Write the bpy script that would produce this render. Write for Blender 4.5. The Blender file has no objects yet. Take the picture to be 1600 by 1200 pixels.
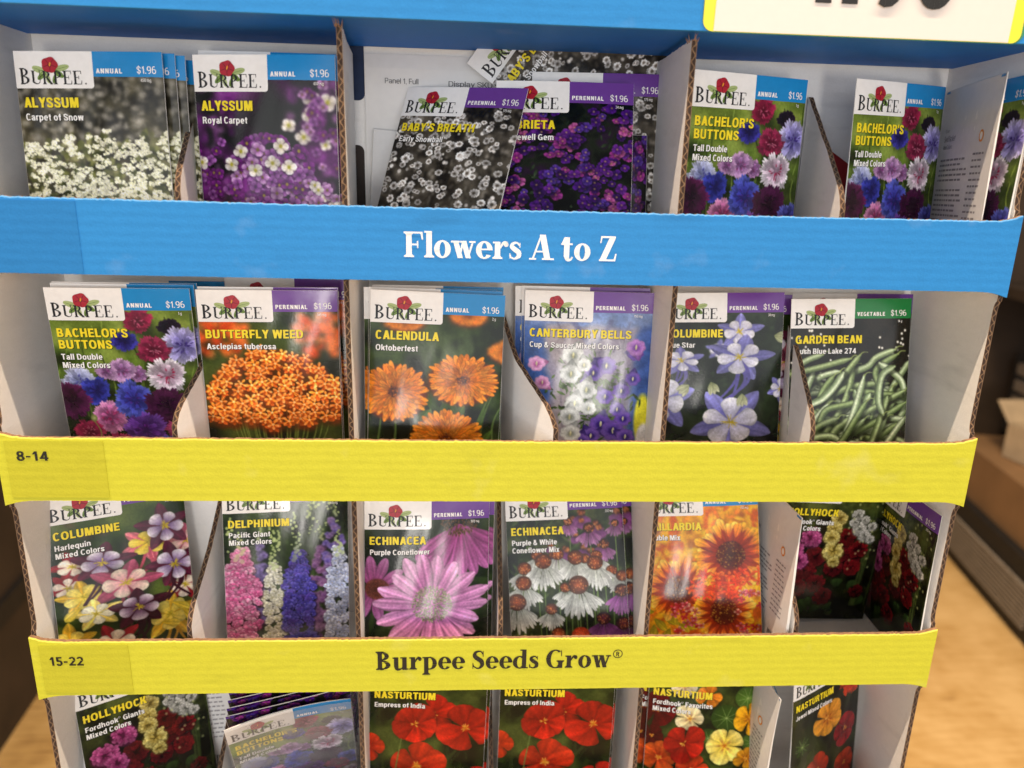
import bpy, math, random
import numpy as np
from mathutils import Matrix, Vector

random.seed(7)
scene = bpy.context.scene
COL = scene.collection

# ------------------------------------------------------------------ camera
cam_d = bpy.data.cameras.new('camera'); cam = bpy.data.objects.new('camera', cam_d); COL.objects.link(cam)
cam_d.sensor_width = 36.0; cam_d.lens = 24.85; cam_d.clip_start = .02; cam_d.clip_end = 60
_p, _y, _r = math.radians(14.960), math.radians(3.410), math.radians(1.527)
fw = Vector((math.sin(_y) * math.cos(_p), math.cos(_y) * math.cos(_p), -math.sin(_p)))
rt = Vector((math.cos(_y), -math.sin(_y), 0)); up = rt.cross(fw)
rt, up = rt * math.cos(_r) + up * math.sin(_r), up * math.cos(_r) - rt * math.sin(_r)
cam.matrix_world = Matrix(((rt.x, up.x, -fw.x, -.0197), (rt.y, up.y, -fw.y, -.3886), (rt.z, up.z, -fw.z, .1377), (0, 0, 0, 1)))
cam_d.dof.use_dof = True; cam_d.dof.focus_distance = .43; cam_d.dof.aperture_fstop = 5.6
scene.camera = cam

# ------------------------------------------------------------------ light: store lighting, no sky
world = bpy.data.worlds.new('World'); scene.world = world; world.use_nodes = True
wn = world.node_tree; bgn = wn.nodes['Background']
bgn.inputs['Color'].default_value = (.93, .96, 1.0, 1); bgn.inputs['Strength'].default_value = .28

def area(name, loc, target, sx, sy, power, color):
    l = bpy.data.lights.new(name, 'AREA'); l.shape = 'RECTANGLE'; l.size = sx; l.size_y = sy; l.energy = power; l.color = color
    o = bpy.data.objects.new(name, l); COL.objects.link(o); o.location = loc
    o.rotation_euler = (Vector(target) - Vector(loc)).to_track_quat('-Z', 'Y').to_euler()
    return o
area('ceiling_strip_lamp', (0, -.37, 1.75), (0, -.05, 0), 3.6, .03, 112, (1.0, .77, .54))       # long ceiling fitting just in front, high up
area('front_fill_light', (0, -3.0, .36), (0, 0, .05), 5.0, 1.6, 62, (.97, .98, 1.0))                  # broad fill added in front to brighten the tray insides, source unseen
area('low_glint_lamp', (.07, -2.0, -.30), (0, 0, 0), .20, .34, 10, (1.0, .95, .88))              # invented low lamp, placed only for the glints in the glossy packets
area('floor_fill_lamp', (1.05, .75, 1.6), (1.6, 1.5, -1.0), .4, .4, 56, (1.0, .74, .46))         # warm lamp added to brighten the floor and fixture on the right

scene.view_settings.view_transform = 'Standard'; scene.view_settings.look = 'None'
scene.view_settings.exposure = -0.17; scene.view_settings.gamma = 1.0; scene.view_settings.use_curve_mapping = False
scene.render.engine = 'CYCLES'
scene.cycles.use_denoising = True
scene.cycles.max_bounces = 6; scene.cycles.diffuse_bounces = 4

# ------------------------------------------------------------------ materials
def srgb(h):
    c = [int(h[i:i + 2], 16) / 255 for i in (0, 2, 4)]
    return tuple(v / 12.92 if v <= .04045 else ((v + .055) / 1.055) ** 2.4 for v in c) + (1,)

class N:
    """small helper round a node tree"""
    def __init__(s, name):
        s.m = bpy.data.materials.new(name); s.m.use_nodes = True; s.t = s.m.node_tree
        s.b = s.t.nodes['Principled BSDF']
    def n(s, kind, **kw):
        x = s.t.nodes.new(kind)
        for k, v in kw.items(): setattr(x, k, v)
        return x
    def l(s, a, b): s.t.links.new(a, b)
    def math(s, op, a, b=None):
        x = s.n('ShaderNodeMath', operation=op)
        for i, v in enumerate((a, b)):
            if v is None: continue
            if isinstance(v, (int, float)): x.inputs[i].default_value = v
            else: s.l(v, x.inputs[i])
        return x.outputs[0]
    def noise(s, scale, detail=3, coord=None):
        x = s.n('ShaderNodeTexNoise'); x.inputs['Scale'].default_value = scale; x.inputs['Detail'].default_value = detail
        if coord is not None: s.l(coord, x.inputs['Vector'])
        return x.outputs['Fac']
    def ramp(s, fac, stops):
        x = s.n('ShaderNodeValToRGB'); s.l(fac, x.inputs[0])
        e = x.color_ramp.elements
        while len(e) < len(stops): e.new(.5)
        for i, (p, c) in enumerate(stops): e[i].position = p; e[i].color = c
        return x.outputs[0]
    def bump(s, h, strength, dist=.001):
        x = s.n('ShaderNodeBump'); x.inputs['Strength'].default_value = strength; x.inputs['Distance'].default_value = dist
        s.l(h, x.inputs['Height']); s.l(x.outputs[0], s.b.inputs['Normal'])
    def pos(s): return s.n('ShaderNodeNewGeometry').outputs['Position']

def mul(c, k): return tuple(v * k for v in c[:3]) + (1,)

def card(name, hexcol, rough=.55, var=.06, flute=.3, dirt=.30):
    """printed corrugated board: faint flute lines, paper fibre, small scuffs"""
    q = N(name); c = srgb(hexcol); p = q.pos()
    m = q.n('ShaderNodeMapping'); m.inputs['Scale'].default_value = (10, 10, 22); q.l(p, m.inputs['Vector'])
    n1 = q.noise(14, 4, m.outputs[0]); n2 = q.noise(900, 2, p)
    mix = q.math('ADD', q.math('MULTIPLY', n1, .5), q.math('MULTIPLY', n2, .5))
    base = q.ramp(mix, [(.3, mul(c, 1 - var)), (.7, mul(c, 1 + var))])
    m2 = q.n('ShaderNodeMapping'); m2.inputs['Scale'].default_value = (16, 16, 70); m2.inputs['Rotation'].default_value = (0, .12, 0); q.l(p, m2.inputs['Vector'])
    scuff = q.math('MULTIPLY', q.ramp(q.noise(1.0, 5, m2.outputs[0]), [(.60, (0, 0, 0, 1)), (.74, (1, 1, 1, 1))]), dirt)
    mx = q.n('ShaderNodeMix', data_type='RGBA'); q.l(scuff, mx.inputs[0]); q.l(base, mx.inputs[6]); mx.inputs[7].default_value = mul(c, .55)[:3] + (1,)
    m3 = q.n('ShaderNodeMapping'); m3.inputs['Scale'].default_value = (26, 26, 26); q.l(p, m3.inputs['Vector'])
    rub = q.math('MULTIPLY', q.ramp(q.noise(1.0, 6, m3.outputs[0]), [(.62, (0, 0, 0, 1)), (.80, (1, 1, 1, 1))]), dirt)
    mx2 = q.n('ShaderNodeMix', data_type='RGBA'); q.l(rub, mx2.inputs[0]); q.l(mx.outputs[2], mx2.inputs[6]); mx2.inputs[7].default_value = tuple(min(1, v * .6 + .35) for v in c[:3]) + (1,)
    q.l(mx2.outputs[2], q.b.inputs['Base Color'])
    w = q.n('ShaderNodeTexWave', wave_type='BANDS', bands_direction='Z'); w.inputs['Scale'].default_value = 62; w.inputs['Distortion'].default_value = .6; w.inputs['Detail'].default_value = 1
    q.l(p, w.inputs['Vector'])
    h = q.math('ADD', q.math('MULTIPLY', w.outputs['Fac'], flute), q.math('MULTIPLY', n2, .6))
    q.bump(h, .28, .0006); q.b.inputs['Specular IOR Level'].default_value = .18
    q.b.inputs['Roughness'].default_value = rough
    return q.m

def plain(name, hexcol, rough=.5, var=0.0, scale=200, bump=0.0, k=1.0):
    q = N(name); c = mul(srgb(hexcol), k); p = q.pos()
    n = q.noise(scale, 4, p)
    q.l(q.ramp(n, [(.3, mul(c, 1 - var)), (.7, mul(c, 1 + var))]), q.b.inputs['Base Color'])
    if bump: q.bump(n, bump, .0005)
    q.b.inputs['Roughness'].default_value = rough
    return q.m

def corrugated(name):
    """cut edge of the board: zigzag flute between two liners, uv = (metres along, 0..1 across)"""
    q = N(name); uv = q.n('ShaderNodeUVMap'); uv.uv_map = 'edge'
    sx = q.n('ShaderNodeSeparateXYZ'); q.l(uv.outputs[0], sx.inputs[0]); u, v = sx.outputs[0], sx.outputs[1]
    jit = q.math('MULTIPLY', q.noise(220, 2, q.pos()), 5.0)
    z = q.math('ADD', .5, q.math('MULTIPLY', q.math('SINE', q.math('ADD', q.math('MULTIPLY', u, 2 * math.pi / .0058), jit)), .30))
    d = q.math('ABSOLUTE', q.math('SUBTRACT', v, z))
    flute = q.math('LESS_THAN', d, .13)
    rim = q.math('GREATER_THAN', q.math('ABSOLUTE', q.math('SUBTRACT', v, .5)), .40)
    f = q.math('MAXIMUM', flute, rim)
    f = q.math('MULTIPLY', f, q.math('ADD', .1, q.math('MULTIPLY', q.noise(260, 4, q.pos()), 1.6)))
    q.l(q.ramp(f, [(0.0, srgb('382820')), (1.0, srgb('84684e'))]), q.b.inputs['Base Color'])
    q.bump(f, .5, .001); q.b.inputs['Roughness'].default_value = .9
    return q.m

def printed(name):
    """glossy packet face: the ink colours come from the mesh's own points"""
    q = N(name); a = q.n('ShaderNodeVertexColor'); a.layer_name = 'ink'
    q.l(a.outputs['Color'], q.b.inputs['Base Color'])
    q.b.inputs['Roughness'].default_value = .19; q.b.inputs['Specular IOR Level'].default_value = .30
    n = q.noise(900, 3, q.pos()); q.bump(n, .10, .0004)
    return q.m

def gloss(name, hexcol, rough=.19, k=1.0, spec=.30):
    q = N(name); c = mul(srgb(hexcol), k); n = q.noise(260, 3, q.pos())
    q.l(q.ramp(n, [(.3, mul(c, .97)), (.7, mul(c, 1.03))]), q.b.inputs['Base Color'])
    q.bump(n, .05, .0006); q.b.inputs['Roughness'].default_value = rough; q.b.inputs['Specular IOR Level'].default_value = spec
    return q.m

def film(name):
    q = N(name); q.b.inputs['Base Color'].default_value = (.42, .41, .42, 1); q.b.inputs['Roughness'].default_value = .3
    n = q.noise(60, 4, q.pos()); q.bump(n, .5, .002)
    q.l(q.ramp(n, [(.3, (.20, .20, .20, 1)), (.7, (.46, .46, .46, 1))]), q.b.inputs['Alpha'])
    return q.m

M = dict(
    film=film('grey_haze_film'),
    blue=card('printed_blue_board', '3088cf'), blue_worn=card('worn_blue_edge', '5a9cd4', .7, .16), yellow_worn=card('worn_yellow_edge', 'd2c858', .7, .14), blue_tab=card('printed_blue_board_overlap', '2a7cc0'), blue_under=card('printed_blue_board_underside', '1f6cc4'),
    yellow=card('printed_yellow_board', 'cac83a'), yellow_tab=card('printed_yellow_board_overlap', 'bebb33'),
    white=card('white_liner_board', 'eeecea', .6, .035, .12), edge=corrugated('corrugated_cut_edge'), kraft=plain('torn_kraft_edge', '8a6a50', .9, .25, 400),
    slot=plain('dark_slot', '1b2c4c', .8, .1), slot_brown=plain('brown_slot', '2e2420', .8, .4, 60), red_board=plain('red_printed_board', '9a1c26', .5, .05),
    ink_white=plain('white_ink', 'f6f4f2', .5), print_grey=plain('grey_office_print', '4a4a4e', .6), ink_black=plain('black_ink', '16140f', .5), panel_white=plain('white_price_panel', 'e6ddd6', .45, .01), panel_yellow=plain('yellow_price_border', 'f6e63a', .5, .02), panel_green=plain('green_price_border', '3a8a5c', .5),
    pic=printed('printed_flower_picture'), paper=gloss('white_packet_paper', 'e9e7e4', .3), logo_white=gloss('white_logo_panel', 'f0eeec'), hblue=gloss('blue_header_ink', '1f86c8'), hpurple=gloss('purple_header_ink', '6a3e94'), hgreen=gloss('green_header_ink', '1c7a3c'),
    t_yellow=gloss('yellow_title_ink', 'f4dc28', .35, 1, .3), t_white=gloss('white_lettering_ink', 'f4f2f0', .35, 1, .3), t_black=gloss('black_logo_ink', '17151a', .35, 1, .3), t_shadow=gloss('dark_drop_ink', '14160f', .35, 1, .3), t_grey=gloss('grey_small_print_ink', '8c8a8e', .4, 1, .3),
    red=gloss('red_emblem_ink', 'a81e30', .35, 1, .3), dark_red=gloss('dark_red_emblem_ink', '741020', .35, 1, .3), leaf=gloss('green_emblem_ink', '6c8a3c', .35, 1, .3), leaf_pale=gloss('pale_green_emblem_ink', 'a4b478', .35, 1, .3), orange=gloss('orange_emblem_ink', 'e0902c', .35, 1, .3),
    sheet=plain('plain_white_paper', 'e4e2e0', .7, .02), back=gloss('pale_packet_back', 'd9d8d8', .3),
)

# ------------------------------------------------------------------ helpers
def empty(name, mat=None):
    o = bpy.data.objects.new(name, None); o.empty_display_size = .02; COL.objects.link(o)
    if mat is not None: o.matrix_world = mat
    return o

def tag(o, label=None, cat=None, group=None, kind=None):
    if label: o['label'] = label
    if cat: o['category'] = cat
    if group: o['group'] = group
    if kind: o['kind'] = kind
    return o

class MB:
    """collects faces of several materials and links them as ONE mesh object"""
    def __init__(s): s.v = []; s.f = []; s.m = []; s.uv = {}; s.mats = []
    def mi(s, m):
        if m not in s.mats: s.mats.append(m)
        return s.mats.index(m)
    def face(s, pts, m, uv=None):
        i = len(s.v); s.v += [tuple(p) for p in pts]; s.f.append(tuple(range(i, i + len(pts)))); s.m.append(s.mi(m))
        if uv: s.uv[len(s.f) - 1] = uv
    def faces(s, verts, faces, m):
        i = len(s.v); k = s.mi(m); s.v += [tuple(p) for p in verts]
        for f in faces: s.f.append(tuple(a + i for a in f)); s.m.append(k)
    def box(s, x0, x1, y0, y1, z0, z1, m):
        v = [(x, y, z) for x in (x0, x1) for y in (y0, y1) for z in (z0, z1)]
        s.faces(v, [(0, 1, 3, 2), (4, 6, 7, 5), (0, 4, 5, 1), (2, 3, 7, 6), (0, 2, 6, 4), (1, 5, 7, 3)], m)
    def build(s, name, parent=None, smooth=False):
        me = bpy.data.meshes.new(name); me.from_pydata(s.v, [], s.f)
        for m in s.mats: me.materials.append(m)
        me.polygons.foreach_set('material_index', s.m)
        if s.uv:
            ul = me.uv_layers.new(name='edge')
            for fi, uv in s.uv.items():
                for k, li in enumerate(me.polygons[fi].loop_indices): ul.data[li].uv = uv[k]
        if smooth: me.polygons.foreach_set('use_smooth', [True] * len(s.f))
        me.update()
        o = bpy.data.objects.new(name, me); COL.objects.link(o)
        if parent: o.parent = parent
        return o

# ------------------------------------------------------------------ lettering
class Sans:
    """hand-drawn grotesque letters: bars, slanted bars and rings; cap height 1"""
    X = .735
    def __init__(s, w=.20): s.w, s.t = w, w * .86
    def V(s, x, y0, y1): return [[(x, y0), (x + s.w, y0), (x + s.w, y1), (x, y1)]]
    def H(s, y, x0, x1): return [[(x0, y), (x1, y), (x1, y + s.t), (x0, y + s.t)]]
    def D(s, x0, y0, x1, y1, k=1.12): w = s.w * k; return [[(x0, y0), (x0 + w, y0), (x1 + w, y1), (x1, y1)]]
    def R(s, x0, y0, x1, y1, a0=0, a1=360, n=None):
        cx, cy, rx, ry = (x0 + x1) / 2, (y0 + y1) / 2, (x1 - x0) / 2, (y1 - y0) / 2
        n = n or max(5, int(abs(a1 - a0) / 15)); a = np.radians(np.linspace(a0, a1, n + 1))
        f = lambda q, k, j: (cx + k * np.sign(math.cos(q)) * abs(math.cos(q)) ** .88, cy + j * np.sign(math.sin(q)) * abs(math.sin(q)) ** .88)
        return [[f(a[i], rx, ry), f(a[i + 1], rx, ry), f(a[i + 1], rx - s.w, ry - s.t), f(a[i], rx - s.w, ry - s.t)] for i in range(n)]
    def S(s, W, h, k=1.0):
        u = s.w / 2; v = s.t / 2; m = h / 2
        return _serif.sweep([(W - u, h * .70), (W - u * 1.25, h * .84), (W * .5, h - v), (u * 1.2, h * .86), (u * 1.15, h * .66), (W * .5, m), (W - u * 1.15, h * .34), (W - u * 1.2, h * .14), (W * .5, v), (u * 1.25, h * .15), (u, h * .31)], [s.w * .98, s.w * .9, s.t, s.t, s.w * .96, s.w * .98, s.w * .96, s.t, s.t, s.w * .9, s.w * .98], 46)
    def glyph(s, c):
        w, t, X = s.w, s.t, s.X; V, H, D, R = s.V, s.H, s.D, s.R; q = w * 1.12
        if c == 'A': return D(0, 0, .36 - q / 2, 1) + D(.72 - q, 0, .36 - q / 2, 1) + H(.22, .15, .57), .72
        if c == 'B': return V(0, 0, 1) + H(0, w, .34) + H(1 - t, w, .32) + H(.5 - t * .45, w, .34) + R(.02, 0, .64, .56, -90, 90) + R(.02, .5 - t * .45, .60, 1, -90, 90), .69
        if c == 'C': return R(0, -.02, .68, 1.02, 42, 318), .70
        if c == 'D': return V(0, 0, 1) + H(0, w, .3) + H(1 - t, w, .3) + R(-.04, 0, .68, 1, -90, 90), .74
        if c == 'E': return V(0, 0, 1) + H(0, w, .56) + H(1 - t, w, .56) + H(.5 - t / 2, w, .52), .61
        if c == 'F': return V(0, 0, 1) + H(1 - t, w, .55) + H(.47 - t / 2, w, .50), .58
        if c == 'G': return R(0, -.02, .70, 1.02, 42, 335) + V(.70 - w, 0, .52) + H(.52 - t, .38, .70), .76
        if c == 'H': return V(0, 0, 1) + V(.66 - w, 0, 1) + H(.5 - t / 2, w, .66 - w), .73
        if c == 'I': return V(0, 0, 1), w + .07
        if c == 'J': return V(.46 - w, .26, 1) + R(0, -.02, .46, .54, 180, 360), .53
        if c == 'K': return V(0, 0, 1) + D(.66 - q * 1.05, 0, .17, .62, 1.25) + D(w * .9, .36, .62 - q, 1, 1.2), .68
        if c == 'L': return V(0, 0, 1) + H(0, w, .53), .57
        if c == 'M': return V(0, 0, 1) + V(.84 - w, 0, 1) + D(.42 - q / 2, 0, w * .35, 1) + D(.42 - q / 2, 0, .84 - w * 1.42, 1), .91
        if c == 'N': return V(0, 0, 1) + V(.68 - w, 0, 1) + D(.68 - q * 1.02, 0, 0, 1), .75
        if c == 'O': return R(0, -.02, .74, 1.02), .80
        if c == 'P': return V(0, 0, 1) + H(1 - t, w, .34) + H(.40, w, .34) + R(.02, .40, .62, 1, -90, 90), .66
        if c == 'R': return V(0, 0, 1) + H(1 - t, w, .34) + H(.42, w, .34) + R(.02, .42, .62, 1, -90, 90) + D(.66 - q, 0, .30, .46), .71
        if c == 'S': return s.S(.62, 1.0), .67
        if c == 'T': return V(.31 - w / 2, 0, 1) + H(1 - t, 0, .62), .65
        if c == 'U': return V(0, .28, 1) + V(.66 - w, .28, 1) + R(0, -.02, .66, .60, 180, 360), .73
        if c == 'V': return D(.34 - q / 2, 0, 0, 1) + D(.34 - q / 2, 0, .68 - q, 1), .70
        if c == 'W': return D(.26 - q / 2, 0, 0, 1) + D(.26 - q / 2, 0, .50 - q / 2, 1, 1) + D(.74 - q / 2, 0, .50 - q / 2, 1, 1) + D(.74 - q / 2, 0, 1.0 - q, 1), 1.02
        if c == 'X': return D(0, 0, .66 - q, 1) + D(.66 - q, 0, 0, 1), .70
        if c == 'Y': return D(.34 - q / 2, .42, 0, 1) + D(.34 - q / 2, .42, .68 - q, 1) + V(.34 - w / 2, 0, .44), .70
        if c == 'Z': return D(.02, 0, .58 - q, 1) + H(0, 0, .6) + H(1 - t, .02, .6), .65
        if c == 'a': return R(.02, X - .52, .54, X + .02, 15, 165) + V(.54 - w, 0, X - .22) + R(0, -.02, .56, .44, 50, 325) + H(.30, .22, .42), .59
        if c == 'b': return V(0, 0, 1.02) + R(0, -.02, .58, X + .02), .62
        if c == 'c': return R(0, -.02, .54, X + .02, 45, 315), .56
        if c == 'd': return V(.58 - w, 0, 1.02) + R(0, -.02, .58, X + .02), .64
        if c == 'e': return R(0, -.02, .57, X + .02, 0, 318) + H(X * .5 - t * .45, w * .8, .56), .60
        if c == 'f': return V(.09, 0, .80) + R(.09, .46, .52, 1.03, 95, 180) + H(X - t, 0, .36), .38
        if c == 'g': return V(.58 - w, 0, X) + R(0, 0, .58, X + .02) + R(.0, -.28, .58, .26, 200, 360), .64
        if c == 'h': return V(0, 0, 1.02) + R(0, X - .56, .56, X + .02, 0, 150) + V(.56 - w, 0, X - .27), .62
        if c == 'i': return V(0, 0, X) + [[(0, .84), (w, .84), (w, 1.02), (0, 1.02)]], w + .06
        if c == 'j': return V(.06, -.1, X) + [[(.06, .84), (.06 + w, .84), (.06 + w, 1.02), (.06, 1.02)]] + H(-.22, -.04, .06 + w * .8), w + .12
        if c == 'k': return V(0, 0, 1.02) + D(.56 - q, 0, .16, .46, 1.2) + D(w * .8, .28, .54 - q, X, 1.2), .57
        if c == 'l': return V(0, 0, 1.02), w + .06
        if c == 'm': return V(0, 0, X) + R(0, X - .52, .52, X + .02, 0, 150) + V(.52 - w, 0, X - .25) + R(.52 - w, X - .52, .86, X + .02, 0, 150) + V(.86 - w, 0, X - .25), .92
        if c == 'n': return V(0, 0, X) + R(0, X - .56, .56, X + .02, 0, 150) + V(.56 - w, 0, X - .27), .62
        if c == 'o': return R(0, -.02, .59, X + .02), .63
        if c == 'p': return V(0, -.26, X) + R(0, -.02, .58, X + .02), .62
        if c == 'q': return V(.58 - w, -.26, X) + R(0, -.02, .58, X + .02), .64
        if c == 'r': return V(0, 0, X) + R(0, X - .50, .60, X + .02, 75, 150) , .40
        if c == 's': return s.S(.52, X), .56
        if c == 't': return V(.09, .2, .93) + R(.09, -.02, .50, .42, 180, 275) + H(X - t, 0, .36), .39
        if c == 'u': return V(0, .26, X) + V(.56 - w, 0, X) + R(0, -.02, .56, .54, 180, 330), .62
        if c == 'v': return D(.28 - q / 2, 0, 0, X) + D(.28 - q / 2, 0, .56 - q, X), .57
        if c == 'w': return D(.21 - q / 2, 0, 0, X) + D(.21 - q / 2, 0, .41 - q / 2, X, 1) + D(.61 - q / 2, 0, .41 - q / 2, X, 1) + D(.61 - q / 2, 0, .82 - q, X), .84
        if c == 'x': return D(0, 0, .54 - q, X) + D(.54 - q, 0, 0, X), .57
        if c == 'y': return D(.28 - q / 2, 0, 0, X) + D(.14 - q / 2 + .02, -.26, .56 - q, X), .58
        if c == 'z': return D(.02, 0, .48 - q, X) + H(0, 0, .5) + H(X - t, .02, .5), .54
        if c == '0': return R(0, -.02, .60, 1.02), .65
        if c == '1': return V(.20, 0, 1) + D(.0, .68, .16, .96, .9), .20 + w + .10
        if c == '2': return R(0, .42, .58, 1.02, -25, 165) + D(.0, t * .6, .36, .58, 1.2) + H(0, 0, .59), .64
        if c == '3': return R(0, .44, .56, 1.02, -80, 160) + R(0, -.02, .60, .56, -160, 80) + H(.5 - t / 2, .2, .36), .65
        if c == '4': return V(.38, 0, 1) + D(.0, .24, .36, 1, 1.1) + H(.20, 0, .66), .69
        if c == '5': return H(1 - t, .08, .56) + V(.06, .5, 1) + R(0, -.02, .60, .64, -155, 140), .65
        if c == '6': return R(0, -.02, .60, .64) + R(0, -.02, .64, 1.02, 70, 200), .65
        if c == '7': return H(1 - t, 0, .58) + D(.14, 0, .56 - q, 1), .62
        if c == '8': return R(.03, .45, .57, 1.02) + R(0, -.02, .60, .56), .65
        if c == '9': return R(0, .36, .60, 1.02) + R(-.04, -.02, .60, 1.02, -110, 20), .65
        if c == '$': return s.S(.56, 1.0) + [[(.28 - w * .3, -.12), (.28 + w * .3, -.12), (.28 + w * .3, 1.12), (.28 - w * .3, 1.12)]], .64
        if c == '&': return R(.08, .50, .50, 1.02) + R(0, -.02, .54, .58, 60, 330) + D(.70 - q, 0, .14, .78, 1.0) + D(.42, .1, .56, .42, .8), .76
        if c == '-': return H(.34, 0, .34), .42
        if c == '.': return [[(0, 0), (w, 0), (w, w * .95), (0, w * .95)]], w + .09
        if c == ',': return [[(0, 0), (w, 0), (w, w * .9), (0, w * .9)], [(w * .5, 0), (w, 0), (w * .5, -.18), (w * .2, -.18)]], w + .09
        if c == "'": return [[(0, .66), (w * .8, .66), (w, 1.02), (0, 1.02)]], w + .05
        if c == '\u00ae': return [[(a * .34, .66 + b * .34) for a, b in p] for p in (s.R(0, 0, 1, 1) if w < .15 else Sans(.13).R(0, 0, 1, 1))], .40
        return [], .24

_tc = {}
def sans(txt, w=.20, space=.055):
    """2-D pieces of a line of sans lettering; cap height 1, baseline 0. -> verts, faces, layer step of every face's verts"""
    key = (txt, w, space)
    if key in _tc: return _tc[key]
    s = Sans(w); x = 0; V = []; F = []; K = []
    for c in txt:
        g, adv = s.glyph(c)
        for j, p in enumerate(g):
            i = len(V); V += [(x + a, b) for a, b in p]; F.append(tuple(range(i, i + len(p)))); K += [j] * len(p)
        x += adv + space
    V = np.array(V) if V else np.zeros((0, 2))
    if len(V): V[:, 0] -= V[:, 0].min()
    _tc[key] = (V, F, np.array(K))
    return _tc[key]

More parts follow.
